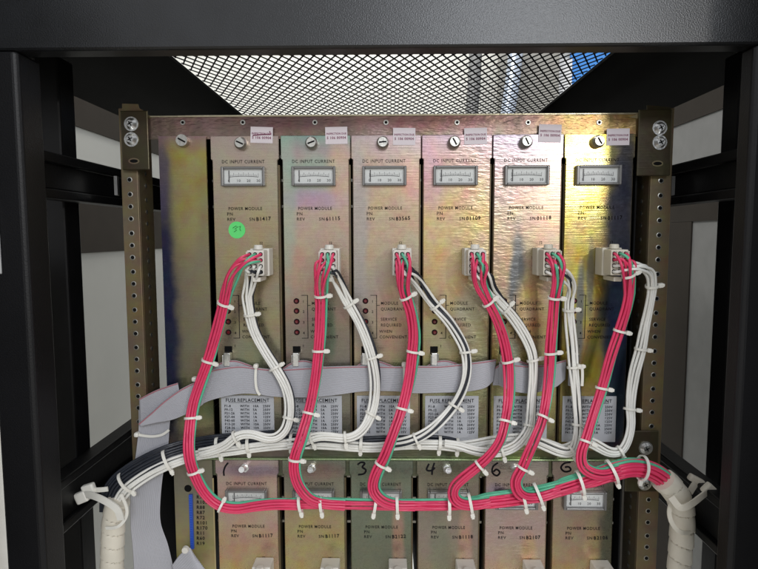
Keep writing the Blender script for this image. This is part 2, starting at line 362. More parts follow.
# --- perforated mounting rails
def rail(px0, px1, px2, py_top, side):
    """front face px0..px1, return flange to px2"""
    a = at(px0, 300, .002).x; b = at(px1, 300, .002).x
    z1 = at(px0, py_top, .002).z; z0 = -.42
    bm = bmesh.new()
    if side < 0:
        box(bm, a, b, .002, .0042, z0, z1); box(bm, b - .002, b, .0044, .034, z0, z1); box(bm, a, a + .002, .0044, .02, z0, z1)
    else:
        box(bm, a, b, .002, .0042, z0, z1); box(bm, a, a + .002, .0044, .034, z0, z1); box(bm, b - .002, b, .0044, .02, z0, z1)
    r = obj('mounting_rail', bm, RAIL, cab, bevel=.0006)
    # square-round holes: recessed dark discs with a rim
    bm = bmesh.new(); bm2 = bmesh.new(); xc = (a + b) / 2 if side < 0 else (a + b) / 2
    z = z1 - .006; k = 0; steps = (.0105, .0105, .0105)
    seq = (.0108, .0108, .0128)
    while z > -.36:
        cyl(bm, (xc, .0019, z), (0, -1, 0), .0016, .0016, .00015, 14)
        cyl(bm2, (xc, .00195, z), (0, -1, 0), .0024, .0019, .0001, 14)
        xs = b + .00012 if side < 0 else a - .00012
        cyl(bm2, (xs, .018, z - .004), (1 if side < 0 else -1, 0, 0), .0020, .0020, .0002, 12)
        z -= seq[k % 3]; k += 1
    h_ = obj('rail_holes', bm, HOLE, r); h_['kind'] = 'stuff'
    h2 = obj('rail_hole_rims', bm2, SCREW, r); h2['kind'] = 'stuff'
rail(126, 142.5, 150, 108, -1)
rail(646, 667, 640, 108, 1)
# ------------------------------------------------------------------ chassis (two card racks)
def screw(bm, c, r=.0037, slot=True, ang=.6, hex_=False, depth=.0028):
    c = Vector(c)
    cyl(bm, c, (0, -1, 0), r, r * .98, depth * .6, 20); cyl(bm, c + Vector((0, -depth * .6, 0)), (0, -1, 0), r * .98, r * .72, depth * .4, 20)
def slotmesh(bm, c, r, ang, y):
    d = Vector((math.cos(ang), 0, math.sin(ang))); n = Vector((-d.z, 0, d.x)) * r * .16; d = d * r * .8; c = Vector((c[0], 0, c[2]))
    pts = [c + d + n, c - d + n, c - d - n, c + d - n]
    prism(bm, [(p.x, p.z) for p in pts], y, y - .0002)
PX = {}
xs_top = [at(p, 150, 0).x for p in (213, 283.4, 353.8, 424.2, 494.6, 565)]
PITCH = (xs_top[5] - xs_top[0]) / 5
X0T = xs_top[0]
X0B = at(218.5, 500, 0).x
UP = PITCH / 70.4                                  # metres per photo pixel on the plate plane
zt = lambda py: at(390, py, 0).z
CHFILM = film('flange_zinc', [(0, (150, 120, 112)), (.08, (120, 104, 92)), (.2, (128, 112, 84)), (1, (120, 110, 90))],
              blobs=((.40, -.0, .06, .03, (190, 160, 95), .8), (.12, -.004, .06, .01, (104, 76, 78), .7), (.25, -.004, .05, .01, (130, 88, 84), .7)), amt=.3, nscale=30, glit=.5, rough=.32)
CHFILM2 = film('lower_flange_zinc', [(0, (112, 112, 96)), (.1, (108, 116, 92)), (1, (120, 110, 90))],
              blobs=((.08, 0, .04, .02, (128, 108, 104), .6), (.30, 0, .05, .03, (140, 150, 96), .8), (.2, 0, .05, .02, (104, 110, 86), .6)), amt=.4, nscale=30, glit=.3, rough=.32)
def chassis(name, label, py_top, py_fl, z_bot, xl, xr, ears, film_m, hole_px, top):
    z1 = zt(py_top); zf = zt(py_fl)
    root = empty(name, ((xl + xr) / 2, 0, z_bot), label, 'card rack', 'card racks in the cabinet')
    # flange (origin at its left top for the film)
    bm = bmesh.new(); prism(bm, [(xl, zf), (xr, zf), (xr, z1), (xl, z1)], .0, .0018)
    o = obj('top_flange', bm, film_m, root); o.data.transform(Matrix.Translation(Vector(root.location) - Vector((xl, 0, z1)))); o.location = Vector((xl, 0, z1)) - Vector(root.location)
    bm = bmesh.new(); box(bm, xl, xr, -.0006, .006, z1 + .0001, z1 + .0016); obj('flange_lip', bm, mat(name + '_lip', (.62, .56, .40) if top else (.36, .42, .22), .28, .7, .3, 200), root, bevel=.0004)
    # dark box behind
    bm = bmesh.new()
    xc_ = xl + .0135 if top else xl - .0165
    box(bm, xc_, xc_ + .0015, .006, .26, z_bot, z1); box(bm, xr - .0015, xr, .006, .26, z_bot, z1)
    box(bm, xc_ + .0016, xr - .0016, .006, .26, z1 - .002, z1 - .0001); box(bm, xc_ + .0016, xr - .0016, .25, .258, z_bot, z1 - .0021)
    obj('card_cage', bm, DARKGAP, root)
    # card guides glimpsed between the plates
    bm = bmesh.new()
    for i in range(7):
        xg = (X0T if top else X0B) + PITCH * i - .0029
        for zz in (z1 - .034, z1 - .055, z1 - .078):
            box(bm, xg - .0016, xg + .0016, .010, .05, zz, zz + .0022)
    obj('card_guides', bm, SCREW, root)['kind'] = 'stuff'
    bm = bmesh.new(); bm2 = bmesh.new()
    for px, py in hole_px:
        p = at(px, py, 0); cyl(bm, (p.x, -.0001, p.z), (0, -1, 0), .0024, .0022, .0008, 14); cyl(bm2, (p.x, -.00095, p.z), (0, -1, 0), .0012, .0012, .0001, 12)
    if hole_px:
        r_ = obj('rivet_nuts', bm, SCREW, root); r_['kind'] = 'stuff'; obj('rivet_bores', bm2, HOLE, r_)['kind'] = 'stuff'
    for (a, b, c, d, scr, slot) in ears:
        P = at(a, b, -.0022); Q = at(c, d, -.0022)
        bm = bmesh.new(); box(bm, P.x, Q.x, -.0042, -.0022, Q.z, P.z); e = obj('ear_plate', bm, EAR, root, bevel=.0008)
        for (sx, sy) in scr:
            p = at(sx, sy, -.0044); bm = bmesh.new(); cyl(bm, (p.x, -.0043, p.z), (0, -1, 0), .0062, .0062, .0009, 24)
            cyl(bm, (p.x, -.0053, p.z), (0, -1, 0), .0050, .0030, .0026, 24)
            s_ = obj('ear_screw', bm, CHROME, e, True)
            bm = bmesh.new(); slotmesh(bm, (p.x, 0, p.z), .0026, .5, -.0080); slotmesh(bm, (p.x, 0, p.z), .0026, .5 + math.pi / 2, -.0082); obj('cross_recess', bm, HOLE, e)
        if slot:
            p = at(*slot, -.0044); bm = bmesh.new()
            prism(bm, [(p.x + .0048 * math.cos(t) , p.z + .0026 * math.sin(t)) for t in [2 * math.pi * i / 20 for i in range(20)]], -.0043, -.0046); s1 = obj('mounting_slot', bm, RAIL, e)
            bm = bmesh.new(); prism(bm, [(p.x + .0036 * math.cos(t) , p.z + .0015 * math.sin(t)) for t in [2 * math.pi * i / 20 for i in range(20)]], -.00465, -.0048); obj('slot_opening', bm, HOLE, e)
    return root
xl = at(148, 130, 0).x; xr = at(642, 130, 0).x
zs2 = zt(449)
up = chassis('card_rack', 'upper card rack with brown zinc plated top flange under the grille', 116, 138, zs2 + .004, xl, xr,
        [(121, 111, 150.5, 170, ((131.5, 124), (131.5, 139.5)), (134, 161)), (638, 110, 669, 176, ((659.5, 128), (659.5, 142.5)), (657.5, 163.5))], CHFILM,
        [(p, 122.5) for p in (183, 243, 315, 386, 457, 528, 599)], True)
# bent corner tabs of the upper rack
bm = bmesh.new(); P = [at(x, y, -.001) for x, y in ((629, 117.5), (646, 110), (645.5, 119), (640, 119))]
prism(bm, [(p.x, p.z) for p in P], -.002, -.0008); obj('corner_tab', bm, mat('tab_gold', (.46, .38, .22), .35, .7), up)
bm = bmesh.new(); P = [at(x, y, -.001) for x, y in ((122, 103.5), (138, 104), (139, 108), (146, 112), (151, 118), (122, 118))]
prism(bm, [(p.x, p.z) for p in P], -.001, -.0002); obj('corner_tab', bm, RAIL, up)
bm = bmesh.new(); P = [at(x, y, -.001) for x, y in ((647, 105), (671, 107), (670, 113), (647, 112))]
prism(bm, [(p.x, p.z) for p in P], -.001, -.0002); obj('corner_tab', bm, EAR, up)
xl2 = at(174, 458, 0).x; xr2 = at(626, 458, 0).x
lo = chassis('card_rack', 'lower card rack with greenish zinc flange below the white wiring', 446, 476, -.42, xl2, xr2,
        [(626, 430, 656, 491, ((645.5, 448), (644.5, 483.5)), None)], CHFILM2, [], False)
bm = bmesh.new(); z_ = zt(459); box(bm, xl2 + .012, xr2, -.0034, -.0003, z_, z_ + .0012); obj('flange_highlight', bm, mat('highlight_green', (.36, .46, .24), .3, .5, .3, 150), lo, bevel=.0004)  # bright strip painted in as the highlight along the lower flange edge

# ------------------------------------------------------------------ power modules
SC = 1.0
def gauge(root, xo, ztop, ndl):
    """xo = left edge of plate; placed inside the module"""
    x0 = xo + 9.6 * UP; x1 = xo + 53.5 * UP; z1 = ztop - 30.8 * UP; z0 = ztop - 50 * UP; y = -.0030
    g = obj('gauge', (lambda b: (box(b, x0, x0 + .0022, y - .0052, y, z0, z1), box(b, x1 - .0022, x1, y - .0052, y, z0, z1),
                                 box(b, x0 + .0022, x1 - .0022, y - .0052, y, z1 - .0020, z1), box(b, x0 + .0022, x1 - .0022, y - .0052, y, z0, z0 + .0020), b)[-1])(bmesh.new()), BEZ, root, bevel=.0006)
    bm = bmesh.new(); box(bm, x0 + .0023, x1 - .0023, y - .0014, y - .0004, z0 + .0021, z1 - .0021); obj('dial', bm, DIAL, g)
    bm = bmesh.new(); n = 19
    cx = (x0 + x1) / 2; a0, a1 = x0 + .0062, x1 - .0062; zb = z0 + .0078
    for i in range(n):
        f = i / (n - 1); x = a0 + (a1 - a0) * f; zz = zb + .0008 * (1 - (2 * f - 1) ** 2); hh = .0032 if i % 3 == 0 else .0020
        box(bm, x - .00014, x + .00014, y - .00155, y - .00145, zz, zz + hh)
        if i < n - 1:
            f2 = (i + 1) / (n - 1); x2 = a0 + (a1 - a0) * f2; za = zb + .0008 * (1 - (2 * f2 - 1) ** 2)
            prism(bm, [(x, zz - .0001), (x2, za - .0001), (x2, za + .0003), (x, zz + .0003)], y - .00145, y - .0016)
    for f, s_ in ((0, '0'), (.33, '10'), (.67, '20'), (1, '30')):
        text_bm(bm, s_, .0031, a0 + (a1 - a0) * f, zb - .0040, y - .0016, 'CENTER', depth=.00003)
    obj('dial_marks', bm, INK, g)
    bm = bmesh.new(); xn = a0 + .0006 + ndl; box(bm, xn - .0004, xn + .0004, y - .0022, y - .0019, z0 + .0035, zb + .0058); obj('needle', bm, INK, g)
    bm = bmesh.new(); box(bm, x0 + .0021, x1 - .0021, y - .0040, y - .0036, z0 + .0019, z1 - .0019); obj('window', bm, GLASS, g)
    return g
FUSE = [('F1-8', 'WITH', '10A', '250V'), ('F9-12', 'WITH', '5A', '250V'), ('F21-26', 'WITH', '1A', '250V'), ('F27-44', 'WITH', '1A', '125V'),
        ('F45-60', 'WITH', '1A', '125V'), ('F13-20', 'WITH', '10A', '250V'), ('F28-36', 'WITH', '10A', '250V'), ('F41-52', 'WITH', '1A', '125V')]
def module(i, xo, ztop, zbot, m, label, serial, group, stick=None, full=True, mark=None, pw=66.5, dot=False):
    w = pw * UP
    root = empty('power_module', (xo + w / 2, -.001, zbot), label, 'power module', group)
    y1, y0 = -.0006, -.0030
    zn = ztop - (24 if full else 15.5) * UP
    bm = bmesh.new()
    prism(bm, [(xo, zbot), (xo + w, zbot), (xo + w, zn), (xo + w + 1.6 * UP, zn + .001), (xo + w + 1.6 * UP, ztop), (xo - 1.6 * UP, ztop), (xo - 1.6 * UP, zn + .001), (xo, zn)], y0, y1)
    pl = obj('face_plate', bm, m, root); pl.data.transform(Matrix.Translation(Vector(root.location) - Vector((xo, 0, ztop)))); pl.location = Vector((xo, 0, ztop)) - Vector(root.location)
    bv = pl.modifiers.new('b', 'BEVEL'); bv.width = .0005; bv.segments = 1; bv.limit_method = 'ANGLE'
    # module body and its pale edge flange behind the plate
    bm = bmesh.new(); box(bm, xo + .003, xo + w - .003, .004, .20, zbot + .002, zn - .01); obj('module_body', bm, DARKGAP, root)
    bm = bmesh.new(); box(bm, xo + w - .0006, xo + w + .0012, .0002, .012, zbot + .002, zn - .004); box(bm, xo - .0004, xo + .0010, .0002, .012, zbot + .002, zn - .004); obj('edge_flange', bm, RAIL, root)
    yt = y0 - .00012
    # screw
    sx = xo + 30 * UP; sz = ztop - 8 * UP; ang = random.uniform(-1.2, 1.2)
    bm = bmesh.new()
    if full:
        screw(bm, (sx, y0, sz), .0055, depth=.0075)
        sc_ = obj('thumb_screw', bm, SCREW, root, True)
        bm = bmesh.new(); slotmesh(bm, (sx, 0, sz), .0040, ang, y0 - .0075); obj('screw_slot', bm, HOLE, sc_)
    else:
        cyl(bm, (sx, y0, sz), (0, -1, .25), .0026, .0026, .013, 16); cyl(bm, (sx, y0, sz), (0, -1, .1), .0042, .0040, .002, 6)
        obj('thumb_screw', bm, CHROME, root, True)
    # lettering
    bm = bmesh.new(); text_bm(bm, 'DC INPUT CURRENT', .0040, xo + 31 * UP, ztop - 27.0 * UP, yt, 'CENTER', .86, 1.20); obj('gauge_caption', bm, INK, root)
    bm = bmesh.new()
    text_bm(bm, 'POWER MODULE', .0039, xo + 15 * UP, ztop - 73.6 * UP, yt, 'LEFT', .88, 1.16)
    text_bm(bm, 'PN', .0038, xo + 13.5 * UP, ztop - 78.9 * UP, yt, 'LEFT', 1, 1.2)
    text_bm(bm, 'REV', .0038, xo + 13.5 * UP, ztop - 84.2 * UP, yt, 'LEFT', 1, 1.2)
    text_bm(bm, 'SN', .0038, xo + 36 * UP, ztop - 84.2 * UP, yt, 'LEFT', 1, 1.2)
    text_bm(bm, serial, .0045, xo + 43 * UP, ztop - 84.4 * UP, yt, 'LEFT', .95, 1.22, bold=.00012, rot=-.05)
    text_bm(bm, 'J2', .0032, xo + 46 * UP, ztop - 108 * UP, yt, 'LEFT', 1, 1.2)
    obj('module_lettering', bm, INK, root)
    if full:
        bm = bmesh.new()
        for s_, py in (('MODULE', 169.5), ('QUADRANT', 175.5), ('SERVICE', 186), ('REQUIRED', 192), ('WHEN', 198.5), ('CONVENIENT', 204.3)):
            text_bm(bm, s_, .0038, xo + (27.5 if s_ not in ('WHEN', 'CONVENIENT') else 26) * UP, ztop - py * UP, yt, 'LEFT', .92, 1.16)
        for k_, py in enumerate((167.5, 178, 189, 200)): text_bm(bm, str(k_ + 1), .0033, xo + 18.2 * UP, ztop - py * UP, yt)
        text_bm(bm, '1', .0033, xo + 17.5 * UP, ztop - 213.5 * UP, yt)
        for (a, b, c, d) in ((17, 23.4, 159.6, 160.2), (17, 23.4, 203.8, 204.4), (23, 23.7, 159.6, 204.4), (23.5, 26.4, 170, 170.6)):
            box(bm, xo + a * UP, xo + b * UP, yt - .00006, yt + .00006, ztop - d * UP, ztop - c * UP)
        obj('indicator_caption', bm, INK, root)
    gauge(root, xo, ztop, random.uniform(-.0005, .0012))
    # socket behind the plug
    if full:
        for k_, py in enumerate((165.8, 176, 187, 198)):
            c = (xo + 12 * UP, y0, ztop - py * UP)
            bm = bmesh.new(); cyl(bm, c, (0, -1, 0), .0026, .0024, .0010, 18); l = obj('indicator_led', bm, INK, root, True)
            bm = bmesh.new(); cyl(bm, (c[0], y0 - .0010, c[2]), (0, -1, 0), .0017, .0009, .0012, 16); obj('lens', bm, LEDM, l, True)
        # latch
        x0 = xo + 11.5 * UP
        bm = bmesh.new(); box(bm, x0 - .0034, x0 + .0034, y0 - .0004, y0 + .0002, ztop - 226 * UP, ztop - 212.5 * UP); sl = obj('latch_slot', bm, HOLE, root)
        bm = bmesh.new(); box(bm, x0 - .0026, x0 + .0026, y0 - .007, y0 - .0006, ztop - 232 * UP, ztop - 218 * UP)
        box(bm, x0 - .0036, x0 - .0027, y0 - .0085, y0 - .0006, ztop - 230 * UP, ztop - 220 * UP); box(bm, x0 + .0027, x0 + .0036, y0 - .0085, y0 - .0006, ztop - 226 * UP, ztop - 218.5 * UP)
        obj('ribbon_latch', bm, CHROME, sl, bevel=.0008)
        # fuse placard
        a, b = (xo - .5 * UP + 3.2 * UP, xo + 57.5 * UP); c, d = ztop - 264 * UP, ztop - 312 * UP
        bm = bmesh.new(); box(bm, a, b, y0 - .0006, y0 - .0001, d, c); p = obj('fuse_placard', bm, PLAC, root)
        bm = bmesh.new(); yy = y0 - .00075; wd_ = b - a
        text_bm(bm, 'FUSE REPLACEMENT', .0044, (a + b) / 2, c - .0058, yy, 'CENTER', .90, 1.12, bold=.00005)
        box(bm, a + wd_ * .14, b - wd_ * .14, yy - .00005, yy + .00005, c - .0067, c - .0064)
        for r_, row in enumerate(FUSE):
            zz = c - .0108 - r_ * .00335
            for s_, fx in zip(row, (.06, .36, .60, .79)):
                text_bm(bm, s_, .0031, a + wd_ * fx, zz, yy, 'LEFT', .92, 1.15, bold=.00006)
        obj('placard_lettering', bm, INK, p)
    if stick:
        P = at(stick[0], stick[1], y0); Q = at(stick[2], stick[3], y0)
        rs = Matrix.Rotation(math.radians((2.0, -.8, .6, -1.2, 1.8, -.5)[i % 6]), 4, 'Y'); cs = Vector(((P.x + Q.x) / 2, y0, (P.z + Q.z) / 2))
        bm = bmesh.new(); box(bm, P.x, Q.x, y0 - .0005, y0 - .0001, Q.z, P.z); bmesh.ops.rotate(bm, cent=cs, matrix=rs, verts=bm.verts); st = obj('inspection_sticker', bm, STICK, root)
        bm = bmesh.new(); cx = (P.x + Q.x) / 2
        text_bm(bm, 'INSPECTION DUE', .0023, cx, P.z - .0065, y0 - .0006, 'CENTER', .92, 1.05, bold=.00005)
        text_bm(bm, '5 106 00904', .0030, cx, P.z - .0102, y0 - .0006, 'CENTER', .95, 1.15, bold=.00008)
        if dot: tube(bm, [Vector((P.x + .002, y0 - .0007, P.z - .0075)), Vector((cx, y0 - .0007, P.z - .0066)), Vector((Q.x - .002, y0 - .0007, P.z - .0062)), Vector((Q.x - .0026, y0 - .0007, P.z - .0035))], .0005, 6)
        bmesh.ops.rotate(bm, cent=cs, matrix=rs, verts=bm.verts); obj('sticker_print', bm, RUBINK, st)
    if dot:
        p = at(237, 230, y0); bm = bmesh.new(); cyl(bm, (p.x, y0 - .0001, p.z), (0, -1, 0), 8.5 * UP, 8.5 * UP, .0003, 32); dt = obj('round_sticker', bm, GREEN, root); dt['label'] = 'fluorescent green round sticker'
        bm = bmesh.new(); tube(bm, [Vector((p.x + a * UP, y0 - .0006, p.z + b * UP)) for a, b in ((-4, 2), (-1, 4), (1, 3), (-2, 1), (0, 0), (-3, -2))], .0002, 5)
        tube(bm, [Vector((p.x + a * UP, y0 - .0006, p.z + b * UP)) for a, b in ((2, 3), (4, 4), (3, 1), (4, -1))], .0002, 5); obj('pen_scribble', bm, INK, dt)
    if mark:
        bm = bmesh.new()
        P = spline([at(a, b, y0 - .0004) for a, b in mark[0]], .0008)
        tube(bm, P, .00085, 6)
        for extra in mark[1:]: tube(bm, spline([at(a, b, y0 - .0004) for a, b in extra], .0008), .00085, 6)
        for v in bm.verts: v.co.y = y0 - .0001 + (v.co.y - (y0 - .0004)) * .25
        obj('marker_number', bm, INK, root)
    return root
ztopU = zt(135.5); zbotU = zt(449)
ztopL = zt(459.5); zbotL = -.40
GX = lambda n: n * UP
U = [
 film('plate_film_one', [(0, (176, 158, 148)), (.12, (180, 166, 140)), (.3, (170, 152, 120)), (.55, (164, 152, 120)), (.8, (150, 146, 128)), (1, (150, 140, 116))],
      blobs=((.035, -.10, .016, .05, (172, 150, 112), .5), (.03, -.20, .014, .03, (124, 140, 108), .5), (.045, -.225, .02, .012, (186, 172, 120), .6)), amt=.12, seed=1, glit=.10),
 film('plate_film_two', [(0, (140, 160, 150)), (.06, (176, 152, 150)), (.16, (192, 156, 150)), (.24, (196, 172, 150)), (.45, (186, 158, 136)), (.6, (148, 134, 120)), (.8, (140, 136, 122)), (1, (150, 142, 120))],
      blobs=((.027, -.034, .029, .020, (140, 178, 150), .55), (.027, -.055, .03, .010, (170, 140, 176), .5), (.002, -.05, .01, .09, (150, 180, 158), .5), (.05, -.03, .012, .03, (206, 168, 130), .5), (.04, -.17, .006, .03, (96, 124, 96), .6)), amt=.10, seed=2.3, glit=.05),
 film('plate_film_three', [(0, (180, 160, 160)), (.1, (196, 166, 138)), (.3, (196, 172, 142)), (.45, (176, 164, 146)), (.6, (176, 160, 140)), (.8, (178, 160, 132)), (1, (160, 150, 124))],
      blobs=((.004, -.09, .010, .09, (164, 158, 156), .7), (.036, -.16, .018, .045, (176, 134, 108), .6), (.045, -.21, .02, .022, (140, 156, 104), .6), (.05, -.04, .01, .02, (206, 150, 138), .5)), amt=.12, seed=3.1, glit=.06),
 film('plate_film_four', [(0, (164, 142, 148)), (.1, (184, 154, 138)), (.25, (208, 178, 128)), (.45, (204, 176, 130)), (.6, (180, 164, 124)), (.8, (164, 162, 120)), (1, (160, 148, 120))],
      blobs=((.006, -.03, .012, .03, (190, 140, 152), .5), (.045, -.15, .016, .03, (168, 172, 150), .5)), amt=.15, seed=4.4, glit=.42, glitx=(.018, .05), rough=.28, metal=.7),
 film('plate_film_five', [(0, (158, 146, 156)), (.15, (186, 160, 150)), (.3, (196, 172, 140)), (.5, (186, 164, 132)), (.6, (196, 168, 120)), (.8, (176, 172, 112)), (1, (176, 156, 112))],
      blobs=((.021, -.125, .008, .050, (66, 88, 106), .75), (.033, -.15, .014, .03, (206, 172, 110), .7), (.048, -.07, .012, .06, (206, 170, 146), .6), (.016, -.20, .012, .02, (130, 150, 140), .6)), amt=.12, seed=5.2, glit=.40, glitx=(.045, .012), rough=.28, metal=.7),
 film('plate_film_six_and_shade', [(0, (190, 168, 92)), (.15, (204, 184, 100)), (.4, (206, 188, 104)), (.7, (198, 178, 98)), (1, (180, 160, 104))],
      blobs=((.0155, -.155, .0042, .060, (86, 100, 120), .75), (.024, -.125, .004, .035, (76, 88, 118), .6), (.0485, -.13, .0145, .20, (44, 64, 116), .62), (.048, -.08, .013, .055, (26, 46, 96), .6), (.05, -.16, .016, .06, (34, 60, 104), .85), (.052, -.03, .010, .03, (40, 52, 84), .5), (.05, -.24, .015, .05, (38, 62, 92), .85)), amt=.10, seed=6.6, glit=.05, rough=.20, metal=.8)]  # navy right half: blue film patches plus painted shade and dark reflection
ulab = ['power module with round green sticker, fuse placard and tan plate', 'power module with pinkish plate and green halo round its gauge, second in the upper row',
        'power module with smooth tan-pink plate, third from the left in the upper row', 'power module with glittering gold plate in the upper row, left of the blue-smudged one',
        'power module with silvery left side and a blue smudge, second from right in upper row', 'power module with yellow left half and navy painted-shade right half, rightmost of upper row']
stk = [(250.5, 127, 273, 143), (325.3, 127, 347.5, 144), (393, 128, 415.3, 145), (464.3, 128, 486.8, 144.3), (538.8, 124.5, 561, 142), (606.8, 128.6, 629, 145.2)]
for i in range(6):
    module(i, X0T + PITCH * i, ztopU, zbotU, U[i], ulab[i], ('B1417', '61115', '83565', '01109', '01118', '01117')[i], 'power modules in the upper rack', stk[i], True, None, 66.5 if i else 65.5, dot=(i == 0))
L_ = [
 film('lower_film_one', [(0, (178, 158, 156)), (.08, (190, 160, 148)), (.2, (186, 160, 142)), (.3, (184, 154, 120)), (.45, (186, 164, 112)), (1, (170, 150, 120))], amt=.15, seed=7.7, glit=.06, blobs=((.03, -.01, .04, .006, (150, 130, 160), .5),)),
 film('lower_film_two', [(0, (130, 136, 120)), (.1, (140, 134, 120)), (.2, (170, 154, 112)), (.45, (176, 160, 112)), (1, (150, 140, 120))], amt=.15, seed=8.1, glit=.06, blobs=((.035, -.01, .02, .01, (170, 134, 130), .5),)),
 film('lower_film_three', [(0, (120, 128, 112)), (.1, (124, 136, 118)), (.3, (118, 122, 104)), (1, (128, 128, 110))], amt=.2, seed=9.5, glit=.06, blobs=((.043, -.08, .006, .06, (190, 150, 128), .7),)),
 film('lower_film_four', [(0, (128, 130, 112)), (.1, (140, 132, 116)), (.25, (150, 138, 128)), (.4, (150, 140, 110)), (1, (150, 140, 120))], amt=.2, seed=10.3, glit=.1, blobs=((.043, -.085, .007, .05, (204, 164, 140), .7), (.02, -.09, .01, .05, (128, 140, 120), .5))),
 film('lower_film_five', [(0, (158, 156, 148)), (.1, (176, 156, 150)), (.25, (180, 156, 150)), (.4, (192, 164, 128)), (1, (176, 152, 110))], amt=.2, seed=11.6, glit=.5, blobs=((.04, -.085, .008, .02, (214, 180, 120), .6), (.01, -.03, .01, .01, (156, 140, 180), .5))),
 film('lower_film_six_and_shade', [(0, (150, 136, 132)), (.1, (158, 140, 126)), (.25, (166, 144, 116)), (.4, (176, 150, 104)), (1, (140, 130, 90))], amt=.2, seed=12.9, glit=.15, blobs=((.052, -.1, .012, .1, (84, 96, 80), .8), (.036, -.085, .008, .03, (200, 170, 120), .6)))]  # dark blob along the last plate's right edge is painted shade
marks = [[[(228, 463), (225, 467), (223.5, 472), (224, 476)]], None, [[(357.5, 465), (361, 462.5), (365, 463.5), (362, 467.5), (366, 470), (364, 474), (358, 475)]],
         [[(429, 464), (426.5, 470), (431, 471), (435, 468)], [(434.5, 463), (432.5, 469), (432, 475)]],
         [[(498, 463), (493, 467), (492.5, 473), (497, 476), (500, 472.5), (496.5, 469.5), (493.5, 472)]],
         [[(571, 462.5), (564.5, 463.5), (561, 468), (565, 472), (571, 470.5), (569, 467), (565, 467.5)]]]
llab = ['lower row power module on rosy tan plate with slanted black pen stroke', 'lower row power module on olive gold plate with no pen number', 'lower row power module on dark green-grey plate marked with a pen 3',
        'lower row power module marked with a pen 4', 'lower row power module on mauve gold plate marked with an upright pen 6', 'lower row power module marked with a tilted pen 6, with shade painted on its right side']
for i in range(6):
    module(i, X0B + PITCH * i, ztopL, zbotL, L_[i], llab[i], ('B1117', 'B1117', 'B2122', 'B1118', 'B2107', 'B2106')[i], 'power modules in the lower rack', None, False, marks[i], 63.5 if i < 5 else 62)
# --- blank filler plate
xb0 = at(163.5, 250, 0).x; xb1 = at(210, 250, 0).x
BF = film('filler_film_and_reflection', [(0, (150, 120, 120)), (.05, (164, 146, 80)), (.16, (150, 138, 86)), (.35, (142, 132, 104)), (.7, (136, 128, 104)), (.85, (120, 130, 84)), (.95, (180, 160, 130)), (1, (150, 130, 100))],
      blobs=((0.001, -.16, .013, .14, (26, 32, 72), .95), (.001, -.035, .010, .04, (84, 74, 104), .7), (.022, -.06, .014, .05, (164, 150, 84), .5)), amt=.08, seed=14, glit=.03, rough=.26, metal=.65, mottled=.06, )  # navy left edge is a painted reflection of the dark surroundings
rt = empty('filler_plate', ((xb0 + xb1) / 2, -.001, zbotU), 'blank zinc filler plate, navy reflection painted at its left edge, left end of upper row', 'filler plate')
bm = bmesh.new(); box(bm, xb0, xb1, -.003, -.0006, zbotU, ztopU); pl = obj('face_plate', bm, BF, rt)
pl.data.transform(Matrix.Translation(Vector(rt.location) - Vector((xb0, 0, ztopU)))); pl.location = Vector((xb0, 0, ztopU)) - Vector(rt.location)
p = at(183.5, 141, -.003); bm = bmesh.new(); cyl(bm, (p.x, -.003, p.z), (0, -1, 0), .0056, .0050, .005, 20); s_ = obj('thumb_screw', bm, SCREW, rt, True)
bm = bmesh.new(); slotmesh(bm, (p.x, 0, p.z), .0044, -.5, -.008); obj('screw_slot', bm, HOLE, s_)
# --- indicator card, bottom left
c0 = at(176, 500, 0).x; c1 = at(214, 500, 0).x
rt = empty('indicator_card', ((c0 + c1) / 2, -.001, zbotL), 'tan card plate with dark hole, blue strip and number column, left end of lower row', 'circuit card')
CF = film('card_film', [(0, (120, 118, 100)), (.1, (128, 122, 104)), (.3, (160, 146, 96)), (1, (150, 136, 90))], amt=.1, seed=15, rough=.35, metal=.5)
bm = bmesh.new(); box(bm, c0, c1, -.003, -.0006, zbotL, ztopL); pl = obj('face_plate', bm, CF, rt)
pl.data.transform(Matrix.Translation(Vector(rt.location) - Vector((c0, 0, ztopL)))); pl.location = Vector((c0, 0, ztopL)) - Vector(rt.location)
p = at(188, 488.5, -.003); bm = bmesh.new(); cyl(bm, (p.x, -.003, p.z), (0, -1, 0), .0034, .0032, .0004, 20); obj('card_hole', bm, HOLE, rt)
P = at(189.5, 494, -.003); Q = at(194.5, 548, -.003)
bm = bmesh.new(); box(bm, P.x, Q.x, -.0052, -.0031, Q.z, P.z)
for k in range(22):
    zz = P.z - .001 - k * (P.z - Q.z - .002) / 22; box(bm, P.x + .0005, Q.x - .0005, -.0058, -.00525, zz - .0015, zz)
obj('blue_terminal_strip', bm, BLUE, rt)
bm = bmesh.new()
for k, s_ in enumerate(('R78', 'R103', 'R88', 'R87', 'R72', 'R101', 'R170', 'R11', 'R60', 'R19')):
    p = at(196.5, 498.7 + 5.15 * k, -.0032); text_bm(bm, s_, .0044, p.x, p.z, -.0032, 'LEFT', 1, 1.15, bold=.00008)
obj('printed_lettering', bm, INK, rt)
P = at(212.5, 478, -.003); bm = bmesh.new(); box(bm, P.x, P.x + .0012, -.0036, -.0031, zbotL, P.z); obj('edge_strip', bm, mat('edge_gold', (.55, .46, .25), .3, .6), rt)

